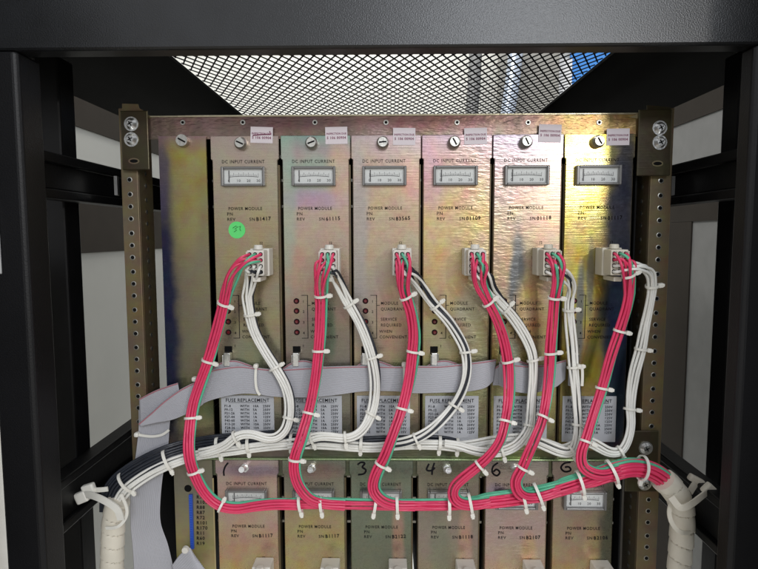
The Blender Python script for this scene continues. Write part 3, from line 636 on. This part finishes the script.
# ------------------------------------------------------------------ plugs and wiring
WD = .00235
YPF = -.036
def nearest(P, px, py):
    best = min(range(1, len(P) - 1), key=lambda k: (proj(P[k])[0] - px) ** 2 + (proj(P[k])[1] - py) ** 2); return best
def cable_tie(parent, P, k, ru, rv, hx=1, w=.0019, m=None, tilt=0.0, tail=0):
    """strap round the bundle at sample k, ratchet head on one side"""
    T, fr = frames(P); t = T[k]; u, v = fr[k]; c = P[k]
    t = (t + u * tilt).normalized(); u2 = (u - t * u.dot(t)).normalized(); sgn = 1 if u2.x >= 0 else -1
    if abs(u2.x) < .3: sgn = 1 if -u2.z > 0 else -1      # on level runs the head hangs below
    u2 *= sgn * hx
    bm = bmesh.new(); n = 28; rings = []
    for i in range(n):
        a = 2 * math.pi * i / n; d = u2 * math.cos(a); q = v * math.sin(a)
        i_ = c + d * ru + q * rv; o_ = c + d * (ru + .0009) + q * (rv + .0009)
        rings.append([bm.verts.new(i_ - t * w / 2), bm.verts.new(o_ - t * w / 2), bm.verts.new(o_ + t * w / 2), bm.verts.new(i_ + t * w / 2)])
    for i in range(n):
        A, B = rings[i], rings[(i + 1) % n]
        for j in range(4): bm.faces.new((A[j], A[(j + 1) % 4], B[(j + 1) % 4], B[j]))
    tie = obj('cable_tie', bm, m or TIE, parent, True)
    # head
    bm = bmesh.new(); hc = c + u2 * (ru + .0020) + v * .0012
    f = v.cross(t).normalized()
    M = Matrix.Translation(hc) @ Matrix((u2, t, v)).transposed().to_4x4()
    bmesh.ops.create_cube(bm, size=1, matrix=M @ Matrix.Diagonal((random.uniform(.0034, .0044), .0036, .0028, 1)))
    bmesh.ops.create_cube(bm, size=1, matrix=M @ Matrix.Translation((.0024, 0, .0002)) @ Matrix.Diagonal((.0014, .0026, .0020, 1)))
    if tail:
        bmesh.ops.create_cube(bm, size=1, matrix=M @ Matrix.Translation((.002 , tail * .5, 0)) @ Matrix.Diagonal((.0008, tail, .0018, 1)))
    obj('tie_head', bm, m or TIE, tie, bevel=.0005)
    return tie
def sided(P, fr, key):
    us = []; prev = None
    for u, v in fr:
        u = u.copy()
        if prev is not None and u.dot(prev) < 0: u = -u
        us.append(u); prev = u
    ref = us[len(us) // 3]
    if (ref.x if key == 'x' else ref.z) < 0: us = [-u for u in us]
    return us
def bundle(parent, pts, slots, pins=None, gather=.030, ties=(), ru=.0048, rv=.0038, end_pinch=0):
    """pts: (px,py,depth). slots: (material,name,u,v) in wire diameters"""
    P = spline([at(*p) for p in pts]); T, fr = frames(P); US = sided(P, fr, 'x')
    L = [0]
    for i in range(1, len(P)): L.append(L[-1] + (P[i] - P[i - 1]).length)
    for j, (m, nm, su, sv) in enumerate(slots):
        ph = random.uniform(0, 6.28); am = random.uniform(.08, .34); Q = []
        hw = WD * (1.0 + random.uniform(-.03, .03))
        for i in range(len(P)):
            u, v = US[i], fr[i][1]
            wv = am * math.sin(L[i] * 55 + ph)
            off = u * (su + wv) * hw + v * (sv + .5 * am * math.cos(L[i] * 48 + ph)) * hw
            loose = 1 + .35 * max(0, 1 - L[i] / .04)
            Q.append(P[i] + off * loose)
        if pins:
            pin = pins[j]; k0 = next((i for i in range(len(P)) if L[i] > gather), len(P) - 1)
            a = Vector(pin); b = a + Vector((0, -.005, -.0004)); k1 = max(2, int(k0 * .55))
            side = Vector((random.uniform(-.003, .003), -random.uniform(0, .0045), random.uniform(-.003, .0035)))
            mid = b.lerp(Q[k1], .45) + Vector((0, -.0035, .0035)) + side
            Q = spline([a, b, mid, Q[k1] + side * .5, Q[k0]], .0025)[:-1] + Q[k0:]
        bm = bmesh.new(); tube(bm, Q, hw / 2 * .98, 9)
        obj(nm, bm, m, parent, True)
    for t_ in ties:
        px, py = t_[:2]; hx = t_[2] if len(t_) > 2 else 1; k = nearest(P, px, py)
        cable_tie(parent, P, k, ru, rv, hx, tilt=random.uniform(-.15, .15))
    return P
def plug(parent, xc, zc, m=NYL, sgn=1):
    w, h = 19 * UP, 27 * UP
    bm = bmesh.new()
    box(bm, xc - w / 2, xc + w / 2, -.020, -.0032, zc - h / 2, zc + h / 2)
    box(bm, xc - w / 2 + .0012, xc + w / 2 - .0012, YPF, -.0202, zc - h / 2 + .0012, zc + h / 2 - .0012)
    b = obj('plug', bm, m, parent, bevel=.0008)
    bm = bmesh.new(); cyl(bm, (xc, -.024, zc + h / 2 - .0010), (0, 0, 1), .0040, .0036, .0042, 16); obj('latch_tab', bm, m, b, bevel=.0008)
    bm = bmesh.new(); box(bm, xc - .0035, xc + .0035, -.034, -.010, zc - h / 2 - .004, zc - h / 2 - .0002)
    obj('latch_tab', bm, m, b, bevel=.0008)
    bm = bmesh.new()
    cols, rows = 3, 4; pos = []
    for r in range(rows):
        for c in range(cols):
            x = xc + (c - 1) * .0046; z = zc + (1.5 - r) * .0049
            cyl(bm, (x, YPF - .0001, z), (0, -1, 0), .0017, .0017, .0002, 12); pos.append((x, YPF + .001, z))
    obj('pin_holes', bm, HOLE, b)['kind'] = 'stuff'
    # raised ribs between the holes
    bm = bmesh.new()
    for c in range(4): box(bm, xc + (c - 1.5) * .0046 - .0004, xc + (c - 1.5) * .0046 + .0004, YPF - .0012, YPF - .0003, zc - .0095, zc + .0095)
    obj('housing_ribs', bm, m, b)
    return pos
d = 1.0
RS = [(WRED, 'red_wire', -1.5, .1), (WRED, 'red_wire', -.5, .5), (WRED, 'red_wire', .5, .5), (WRED, 'red_wire', -1.0, -.65), (WRED, 'red_wire', 1.2, -.1), (WGRN, 'green_wire', 1.75, -.75), (WGRN, 'green_wire', .6, -.7)]
WS = [(WWHT, 'white_wire', -1.4, .1), (WWHT, 'white_wire', -.45, .5), (WWHT, 'white_wire', .5, .5), (WWHT, 'white_wire', 1.3, 0), (WBLK, 'black_wire', 1.6, -.8), (WBLK, 'black_wire', .0, -.7)]
WS3 = [(WWHT, 'white_wire', -1.5, .1), (WWHT, 'white_wire', -.6, .5), (WBLK, 'black_wire', .35, .5), (WBLK, 'black_wire', -.9, -.6), (WWHT, 'white_wire', 1.25, .1), (WBLK, 'black_wire', .5, -.7)]
WS6 = [(WWHT, 'white_wire', -1.4, .1), (WWHT, 'white_wire', -.45, .5), (WWHT, 'white_wire', .5, .5), (WWHT, 'white_wire', 1.4, .1), (WWHT, 'white_wire', -.3, -.6), (WBLK, 'black_wire', 1.2, -.8)]
R = [
 [(246, 259, -.043), (233, 273, -.041), (227, 288, -.038), (223.5, 304, -.034), (217, 330, -.03), (208, 361, -.030), (199, 386, -.030), (193, 405, -.032), (190, 425, -.036), (188.5, 447, -.042), (190.5, 463, -.043), (196, 478, -.042), (203, 491, -.041), (213, 502, -.04), (224, 507.5, -.04), (238, 509, -.04), (254, 506.5, -.04), (275, 504.5, -.04), (300, 504.8, -.04)],
 [(322, 262, -.044), (319.5, 276, -.042), (321, 296, -.036), (320.5, 325, -.031), (318.5, 351, -.031), (315, 380, -.032), (309.5, 410, -.036), (302, 437, -.044), (295.5, 456, -.045), (294, 469, -.045), (297, 483, -.046), (303, 493, -.047), (311, 500.5, -.047), (324, 504, -.044), (345, 505.5, -.042)],
 [(400, 266, -.044), (400.5, 280, -.041), (406, 297, -.036), (411, 312, -.033), (414, 332, -.031), (413, 352, -.031), (409, 381, -.032), (402, 409, -.036), (392, 438, -.044), (384, 459, -.045), (377, 472, -.045), (373, 486, -.046), (376, 495, -.047), (384, 502, -.047), (397, 505.5, -.044), (415, 506, -.042)],
 [(476, 262, -.044), (477.5, 280, -.041), (487, 300, -.036), (497, 319, -.033), (504, 338, -.031), (508, 358, -.030), (509, 378, -.030), (508, 402, -.034), (504.5, 424, -.041), (500, 441, -.045), (490, 456, -.046), (477, 468, -.046), (463, 479, -.046), (454, 488, -.047), (453, 497, -.048), (460, 504, -.048), (473, 505.5, -.045), (490, 503, -.042)],
 [(554, 262, -.044), (557, 276, -.041), (554.5, 298, -.035), (553, 325, -.031), (551, 353, -.030), (549.5, 374, -.030), (546.5, 397, -.033), (542, 420, -.040), (535.5, 438, -.045), (528.5, 455, -.046), (522, 471, -.046), (516, 481, -.047), (517.5, 490, -.048), (525, 497, -.048), (540, 497, -.045), (560, 491, -.042)],
 [(629, 254, -.045), (628.5, 272, -.042), (630, 288, -.038), (627, 308, -.034), (620, 331, -.031), (611, 357, -.030), (602, 388, -.030), (594.5, 412, -.034), (587, 438, -.043), (582, 453, -.046), (582.5, 465, -.048), (590, 472, -.049), (603, 475, -.048), (620, 471, -.044)]]
RT = [[(224.5, 305), (208.5, 361.5), (191.5, 419.5), (194, 472), (221, 505.5)], [(321, 296), (318.5, 352), (309.5, 412), (295, 459)], [(406, 296), (413, 352), (401.5, 408), (383, 464)],
      [(488, 301.5), (508, 361), (505, 422), (479, 467)], [(554.5, 298), (551, 353.5), (543, 418), (523, 470)], [(628.5, 274), (619, 331), (602.5, 387.5), (586, 443)]]
WP = [
 [(256, 268, -.034), (250, 280, -.026), (247, 293, -.022), (249, 309, -.019), (254, 330, -.017), (264, 350, -.016), (275, 368, -.019), (284.5, 385, -.020), (289, 401, -.020), (289, 418, -.022), (285, 431, -.026), (276, 438.5, -.029), (265, 438.5, -.030), (253, 434.5, -.031), (241, 434.5, -.031), (233, 438.5, -.031), (226, 444.5, -.030), (214, 449.5, -.028), (200, 453, -.026)],
 [(333.5, 268, -.034), (337, 280, -.026), (342, 291, -.022), (349, 305, -.019), (358, 321, -.018), (366, 339, -.018), (372, 358, -.019), (375.5, 380, -.020), (374.5, 400, -.020), (371, 414, -.022), (364.5, 427, -.026), (356, 435, -.029), (345, 438, -.030), (333, 437, -.030), (321, 436.5, -.030), (312, 438.5, -.030), (303, 442.5, -.028), (288, 445, -.026)],
 [(412, 268, -.034), (419, 283, -.027), (427, 295, -.023), (435.5, 306, -.019), (449, 321, -.018), (460, 338, -.018), (466, 352, -.019), (467.5, 370, -.020), (464, 387, -.020), (456, 403, -.020), (444, 418, -.023), (430, 431, -.028), (416, 439, -.030), (403, 443, -.029), (388, 445, -.026)],
 [(485, 276, -.034), (490, 290, -.027), (499, 302, -.023), (510, 314, -.020), (519.5, 327, -.018), (528, 342, -.018), (533, 357, -.019), (533.5, 377, -.020), (532, 398, -.020), (531, 415, -.022), (530, 426, -.024), (525, 436, -.028), (516, 445.5, -.030), (502, 451.5, -.031), (487, 452.5, -.031), (473, 450.5, -.030), (459, 446, -.029), (445, 444, -.026)],
 [(569, 270, -.036), (571, 283, -.028), (570, 297, -.022), (569, 310, -.020), (570, 325, -.018), (572, 345, -.018), (573.5, 367, -.019), (575.5, 386, -.020), (577, 404, -.020), (578.5, 425, -.022), (577, 441, -.027), (571.5, 452, -.029), (560, 451.5, -.030), (546, 445.5, -.028), (532, 440, -.024), (515, 438, -.022)],
 [(641, 263, -.040), (649, 271, -.034), (652, 286, -.028), (649.5, 306, -.024), (645.5, 326, -.021), (641, 349, -.020), (634.5, 371, -.020), (631, 391, -.020), (630, 409, -.022), (631, 425, -.025), (628, 441, -.029), (621, 452, -.031), (610, 453, -.031), (598.5, 447, -.030), (588, 441.5, -.027), (577, 444, -.025), (566, 449, -.022), (556, 449, -.018)]]
WT = [[(251, 316), (276, 369), (289, 419), (235, 437.5)], [(349, 304.5), (373, 358.5), (371.5, 412.5), (345, 438), (313, 438.5)], [(435, 305.5), (466.5, 352), (454, 405), (415.5, 439.5)],
      [(505.5, 310), (534, 361), (530.5, 425), (501, 451.5)], [(568.5, 309.5), (574, 368), (578.5, 426), (571, 453)], [(651.5, 287), (641, 349.5), (630, 408), (622, 452)]]
hlab = ['wire harness on the plug under the green sticker', 'wire harness on the pinkish module, second plug from the left', 'wire harness on the third plug from left, its red wires bowing right over the ribbon',
        'wire harness on the glittering gold module, green wires fanning out mid-way', 'wire harness on the blue-smudged module, white wires running straight down beside the red', 'wire harness on the rightmost plug, its white wires hanging over the dark gap']
for i in range(6):
    xc = X0T + PITCH * i + (48.5 if i < 5 else 41) * UP; zc = zt(261)
    if i == 0: xc = X0T + 50 * UP
    h = empty('wire_harness', (xc, -.003, zc), hlab[i], 'wire harness', 'wire harnesses plugged into the upper power modules')
    pos = plug(h, xc, zc, NYL if i < 4 else mat('plug_nylon_warm%d' % i, (.66, .62, .52), .45))
    red_p = [pos[0], pos[4], pos[2], pos[3], pos[5], pos[1], pos[4]]; wh_p = [pos[6], pos[9], pos[7], pos[8], pos[11], pos[10]]
    if i == 0: red_p = [pos[0], pos[3], pos[2], pos[4], pos[5], pos[1], pos[5]]
    bundle(h, R[i], RS, red_p, .034, RT[i])
    bundle(h, WP[i], (WS, WS, WS3, WS, WS, WS6)[i], wh_p, .030, WT[i])
# lower-row plugs (only their tops are in view)
for i in range(6):
    xc = X0B + PITCH * i + 49 * UP; zc = ztopL - 119.5 * UP
    h = empty('connector_plug', (xc, -.003, zc - .012), 'white connector plug at the bottom edge, on the lower module %s' % ('with slanted pen stroke', 'with no pen number', 'marked 3', 'marked 4', 'marked with upright 6', 'marked with tilted 6')[i], 'connector plug', 'connector plugs on the lower power modules')
    plug(h, xc, zc)
# --- red trunk
TP = [(268, 504.5), (300, 504.8), (330, 505), (360, 505.5), (400, 505.8), (430, 505.8), (455, 505.5), (480, 503), (510, 499.5), (535, 495.5), (560, 489.5), (580, 483.5), (600, 476.5), (615, 471.5), (630, 468), (645, 469), (657, 474), (667, 482), (673, 489)]
tr = empty('red_cable_trunk', at(450, 505, -.04), 'thick sagging trunk of red and green wires crossing the lower row into white wrap', 'cable bundle')
def path_from(TPx, x0, dep, dy=None):
    out = []
    for k, (x, y) in enumerate(TPx):
        if x < x0: continue
        out.append((x, y + (dy(x) if dy else 0), dep(x) if callable(dep) else dep))
    return out
dep = lambda x: -.040 if x < 620 else -.040 + (x - 620) / 60 * .012
def trunk_wire(parent, name, m, x0, su, sv, TPx, dep, dyf=None, wd=.0024):
    pts = path_from(TPx, x0, dep, dyf); P = spline([at(*p) for p in pts]); T, fr = frames(P); ph = random.uniform(0, 6.28); Q = []; s = 0; US = sided(P, fr, 'z')
    for i in range(len(P)):
        if i: s += (P[i] - P[i - 1]).length
        u, v = US[i], fr[i][1]
        e = min(1, s / .030) if x0 > 0 else 1; e = e * e * (3 - 2 * e)       # a joining wire eases out of the middle of the trunk
        Q.append(P[i] + u * (su * e + .16 * math.sin(s * 40 + ph)) * wd + v * ((sv + .5) * e - .5 + .12 * math.cos(s * 36 + ph)) * wd)
    bm = bmesh.new(); tube(bm, Q, wd / 2, 9); obj(name, bm, m, parent, True)
    return P
for (x0, su, sv) in ((268, -.5, .5), (268, .5, .5), (268, -1.2, 0), (268, 1.2, 0.1), (380, -.3, 1.2), (380, .9, 1.0), (455, 1.9, .1), (455, -1.9, .2), (520, -1.2, .9), (520, 2.1, 1.0), (560, -2.2, .9), (560, 0.3, 1.8), (570, 1.5, 1.6), (570, -1.2, 1.7), (560, 2.9, .4), (570, -2.9, .3), (455, .2, 1.9)):
    TRP = trunk_wire(tr, 'red_wire', WRED, x0, su, sv, TP, dep)
for (x0, su, sv) in ((268, 1.6, -.5), (448, 2.5, .1), (455, 2.3, .9), (515, 2.7, -.5)):
    trunk_wire(tr, 'green_wire', WGRN, x0, su, sv, TP, dep, lambda x: -1.0 if x < 500 else -1.6 if x < 640 else -.5 )
TPs = spline([at(x, y - .5, dep(x) - .002) for x, y in TP])
for (x, y, ru, rv) in ((299.5, 504, .0062, .005), (321.5, 504, .0064, .005), (376, 505, .0066, .0052), (398, 506, .0068, .0055), (450, 505, .0078, .0062), (470, 504, .008, .006), (524, 497, .0094, .0065), (538, 494, .0096, .0065), (581, 483, .0100, .0075), (612, 472, .0100, .0078), (643, 469, .0100, .0078)):
    cable_tie(tr, TPs, nearest(TPs, x, y), ru, rv, 1, tilt=random.uniform(-.2, .2), w=.0024)
def wrap(parent, pts, r0, r1, pitch, name='spiral_wrap', m=None):
    P = spline([at(*p) for p in pts], .0009); L = [0]
    for i in range(1, len(P)): L.append(L[-1] + (P[i] - P[i - 1]).length)
    tot = L[-1]
    def rf(i, a):
        f = (L[i] / pitch + a / (2 * math.pi)) % 1.0; base = r0 + (r1 - r0) * L[i] / tot
        return base * (1.0 + .03 * math.sin(f * math.pi) + .10 * f - (.16 if f < .06 else 0))
    bm = bmesh.new(); tube(bm, P, r0, 26, rf=rf); return obj(name, bm, m or WRAP, parent, True), P
wrap(tr, [(663, 479, -.032), (670, 486, -.030), (677, 495, -.027), (681.5, 507, -.024), (682.5, 522, -.022), (681, 545, -.020), (678.5, 575, -.018), (677, 600, -.018)], .0098, .0088, .0155)
def strap(parent, pts, w, th=.0012, m=TIE, name='anchor_strap'):
    P = spline([at(*p) for p in pts], .002); T, fr = frames(P); bm = bmesh.new(); rings = []
    for i in range(len(P)):
        u, v = fr[i]; rings.append([bm.verts.new(P[i] + u * w / 2 - v * th / 2), bm.verts.new(P[i] + u * w / 2 + v * th / 2), bm.verts.new(P[i] - u * w / 2 + v * th / 2), bm.verts.new(P[i] - u * w / 2 - v * th / 2)])
    for i in range(len(P) - 1):
        for j in range(4): bm.faces.new((rings[i][j], rings[i][(j + 1) % 4], rings[i + 1][(j + 1) % 4], rings[i + 1][j]))
    bm.faces.new(rings[0]); bm.faces.new(rings[-1][::-1])
    return obj(name, bm, m, parent)
def head(parent, px, py, y, ang, sx, sy, m=TIE):
    c = at(px, py, y); bm = bmesh.new(); bmesh.ops.create_cube(bm, size=1, matrix=Matrix.Translation(c) @ Matrix.Rotation(ang, 4, 'Y') @ Matrix.Diagonal((sx, .006, sy, 1)))
    obj('strap_head', bm, m, parent, bevel=.0015)
strap(tr, [(671, 497, -.044), (680, 508, -.047), (690, 505, -.046), (701, 497, -.040), (711, 489, -.030)], .0055, m=WRAP)
head(tr, 710, 491, -.031, .75, .013, .010, WRAP); strap(tr, [(690, 492, -.025), (695, 484, -.02), (699, 479, -.018)], .006, m=WRAP); head(tr, 696, 480, -.018, .5, .014, .006, WRAP)
strap(tr, [(672, 500, -.040), (669, 512, -.040), (672, 524, -.042), (680, 532, -.042), (690, 533, -.036)], .0035, m=WRAP)
# --- black and white trunk
tw = empty('white_and_black_cable_trunk', at(200, 450, -.02), 'arching trunk of black over white wires ending in white wrap at lower left', 'cable bundle')
BP = [(108, 512), (109, 498), (117, 483), (138, 467.5), (164, 454.5), (188, 447), (217, 442), (247, 440), (275, 438), (300, 438), (330, 439.5), (361, 440), (385, 439), (415, 438.5), (443, 439.5), (458, 443)]
BW = [(116, 516), (118, 503), (127, 489), (148, 474), (171, 463), (197, 455), (230, 450.5), (262, 446), (291, 443.5), (322, 443.5), (358, 446.5), (376, 447), (401, 444.5), (420, 444), (443, 444.5), (457, 446), (475, 444), (497, 440), (517, 438.5), (544, 443), (566, 451)]
bdep = lambda x: -.026 if x < 180 else -.018
for (su, sv, x0) in ((-2.6, .2, 0), (2.6, .1, 0), (-1, .4, 0), (0, .6, 0), (1, .4, 0), (-.5, -.5, 0), (.6, -.5, 0), (1.9, 0, 0), (-1.7, 0, 0)):
    trunk_wire(tw, 'black_wire', WBLK, 0, su * (1.0), sv, BP if abs(su) < 1.6 else BP[:9], bdep)
wdep = lambda x: -.026 if x < 180 else -.021
for (su, sv) in ((-1.6, .2), (-.6, .6), (.4, .7), (1.4, .4), (0, -.4)):
    WTP = trunk_wire(tw, 'white_wire', WWHT, 0, su, sv, BW, wdep)
MP = [(112, 505), (122, 486), (143, 471), (167, 460.5), (193, 451.5), (219, 447), (249, 444), (291, 441), (322, 442), (361, 443.5), (400, 443), (439, 443), (458, 445), (500, 441)]
MS = spline([at(x, y, bdep(x) - .001) for x, y in MP])
for (x, y, ru) in ((127, 483, .0092), (167, 460.5, .0088), (219, 447, .0080), (249, 444, .0070), (291, 442, .0060), (361, 443.5, .0058), (439, 443, .0058), (458, 445, .0050)):
    cable_tie(tw, MS, nearest(MS, x, y), ru, .0062, 1, tilt=random.uniform(-.1, .1), w=.0026)
wrap(tw, [(119, 500, -.027), (116, 508, -.027), (114, 519, -.026), (113, 535, -.024), (112.5, 555, -.022), (112, 580, -.020), (112, 600, -.02)], .0090, .0093, .0135)
strap(tw, [(121, 520, -.042), (117, 509, -.044), (103, 500, -.042), (90, 495, -.036), (81, 495, -.030)], .0060, m=TIE)
head(tw, 82, 497, -.031, -.4, .011, .010); strap(tw, [(108, 489, -.03), (99, 490, -.03), (90, 490, -.028)], .004); head(tw, 89, 489, -.029, -.3, .011, .009)
strap(tw, [(121, 494, -.038), (127, 508, -.038), (126, 518, -.038), (118, 527, -.040), (106, 528, -.038)], .0025)

# ------------------------------------------------------------------ ribbon cables
def ribbon(parent, name, secs, n=22, m=RIB, th=.0009, red=None):
    """secs: list of (top(px,py,y), bottom(px,py,y)); scalloped section, one ridge per conductor"""
    A = spline([at(*s[0]) for s in secs], .003)
    Bp = [at(*s[1]) for s in secs]
    # resample B on the same parameters
    Pa = [Vector(at(*s[0])) for s in secs]; 
    def cr(P):
        P = [Vector(p) for p in P]; Q = [P[0] * 2 - P[1]] + P + [P[-1] * 2 - P[-2]]; out = []
        for i in range(1, len(Q) - 2):
            a, b, c, d = Q[i - 1:i + 3]
            for k in range(8):
                t = k / 8; out.append(.5 * ((2 * b) + (c - a) * t + (2 * a - 5 * b + 4 * c - d) * t * t + (3 * b - a - 3 * c + d) * t ** 3))
        out.append(P[-1]); return out
    A = cr(Pa); B = cr(Bp); bm = bmesh.new(); rows = []
    for i in range(len(A)):
        w = (B[i] - A[i]); tn = (A[min(i + 1, len(A) - 1)] - A[max(i - 1, 0)]); nr = w.cross(tn).normalized()
        if nr.y > 0: nr = -nr
        row = []
        for k in range(n * 4 + 1):
            f = k / (n * 4); o = abs(math.sin(f * n * math.pi)) * .00032
            row.append(bm.verts.new(A[i] + w * f + nr * (o)))
        rows.append(row)
    for i in range(len(rows) - 1):
        for k in range(n * 4): bm.faces.new((rows[i][k], rows[i][k + 1], rows[i + 1][k + 1], rows[i + 1][k]))
    o = obj(name, bm, m, parent, False)
    so = o.modifiers.new('s', 'SOLIDIFY'); so.thickness = th; so.offset = 0
    for p in o.data.polygons: p.use_smooth = True
    if red:
        bm = bmesh.new(); tube(bm, [A[i] + (B[i] - A[i]) * red + Vector((0, -.0006, 0)) for i in range(len(A))], .0006, 6); obj('red_edge_conductor', bm, RIBR, o)
    return o
rb = empty('ribbon_cable', at(350, 380, -.01), 'long grey ribbon cable with red edge running across the upper modules', 'ribbon cable')
Y = -.0115
ribbon(rb, 'ribbon_strip', [((197, 381, Y), (190, 412, Y)), ((210, 371, Y), (206, 402, Y)), ((225, 367.5, Y), (224, 396.5, Y)), ((240, 366, Y), (242, 393.5, Y)), ((254, 367.5, Y), (257, 394, Y)), ((268, 369, Y), (270, 396, Y)), ((285, 369, Y), (286, 397, Y)), ((310, 367.5, Y), (312, 397, Y)),
     ((335, 366.5, Y), (338, 394.5, Y)), ((362, 366, Y), (365, 391, Y)), ((395, 366.5, Y), (395, 391, Y)), ((415, 366, Y), (415, 393, Y)), ((440, 366, Y), (440, 392.5, Y)), ((465, 363.5, Y), (465, 391.5, Y)), ((485, 361, Y), (484, 388, Y)), ((496, 359.5, Y + .003), (493, 381, Y + .003))], red=.035)
ribbon(rb, 'ribbon_strip', [((499, 362, Y), (499, 385, Y)), ((512, 364.5, Y), (513, 391, Y)), ((530, 366, Y), (530, 393, Y)), ((545, 365, Y), (545, 390, Y)), ((556, 362.5, Y), (556, 386.5, Y)), ((566, 360, Y + .003), (565, 379, Y + .003))], red=.03)
ribbon(rb, 'ribbon_strip', [((569, 363, Y), (568, 385, Y)), ((574, 366, Y), (574, 387, Y)), ((577, 368, Y + .004), (577, 388, Y + .004))], n=22)
# doubled tail behind, going up into each latch
for i in range(5):
    x = 213 + 70.4 * i + 12
    ribbon(rb, 'ribbon_branch', [((x - 12, 368, Y + .004), (x - 14, 385, Y + .0045)), ((x - 2, 362, Y + .003), (x - 4, 385, Y + .004)), ((x + 10, 360.5, Y + .004), (x + 10, 385, Y + .0045)), ((x + 22, 364, Y + .005), (x + 24, 385, Y + .005)), ((x + 34, 369, Y + .005), (x + 36, 385, Y + .006))], n=16, red=.03)
# fold at left
ribbon(rb, 'ribbon_fold', [((139.5, 399, -.010), (140, 425, -.012)), ((155, 391, -.012), (157, 418, -.015)), ((170, 385.5, -.014), (172, 412, -.016)), ((178, 383, -.014), (182, 406, -.015))], red=.02)
ribbon(rb, 'ribbon_fold', [((139.5, 424, -.0185), (140, 426, -.0185)), ((152, 413, -.019), (155, 422.5, -.019)), ((165, 401, -.0195), (172, 419.5, -.0195)), ((180, 390, -.019), (186, 414, -.018)), ((196, 381.5, -.0145), (195, 409.5, -.0125)), ((206, 374, Y), (203, 404, Y))], red=.03)
ribbon(rb, 'ribbon_drop', [((139, 410, -.0085), (171, 412, -.0085)), ((139, 428, -.009), (169.5, 425, -.009)), ((137, 448, -.010), (168, 446, -.010)), ((134.5, 467, -.011), (163.5, 470, -.011)), ((131, 498, -.012), (160.5, 497, -.012)), ((131, 525, -.013), (160.5, 522, -.013)), ((133, 548, -.012), (168, 545, -.012)), ((135, 580, -.011), (175, 575, -.011))], n=26)
RP = spline([at(139, 437, -.010), at(170, 437, -.010)], .002)
# ties holding the ribbon
def flat_tie(pts, hp, y):
    strap(rb, [(a, b, y) for a, b in pts], .0022, .0009, TIE, 'cable_tie'); head(rb, hp[0], hp[1], y, 0, .0042, .0042)
flat_tie([(137, 434.5), (150, 436.5), (162, 435), (169, 430)], (137, 434.5), -.0135)
flat_tie([(256, 367), (255.5, 380), (257, 391), (260, 395)], (256, 366), -.0145)
flat_tie([(404, 366), (404.5, 380), (403, 392)], (404, 364.5), -.0145)
flat_tie([(582, 366.5), (582.5, 375), (582, 386)], (579, 366.5), -.0215)
flat_tie([(196, 379), (198, 383)], (194.5, 379), -.0175)
# second folded ribbon, bottom left
rb2 = empty('ribbon_cable', at(185, 569, -.02), 'short pale ribbon cable folded over at the foot of the blue-stripped card', 'ribbon cable')
ribbon(rb2, 'ribbon_strip', [((172, 566, -.02), (178, 590, -.02)), ((180, 555, -.022), (192, 585, -.022)), ((189, 548, -.024), (199, 575, -.024)), ((192, 552, -.022), (210, 575, -.022))], n=14)
bm = bmesh.new(); p = at(186, 549, -.024); cyl(bm, p, (0, -1, 0), .0032, .0028, .003, 14); obj('ribbon_clamp', bm, NYL, rb2, True)
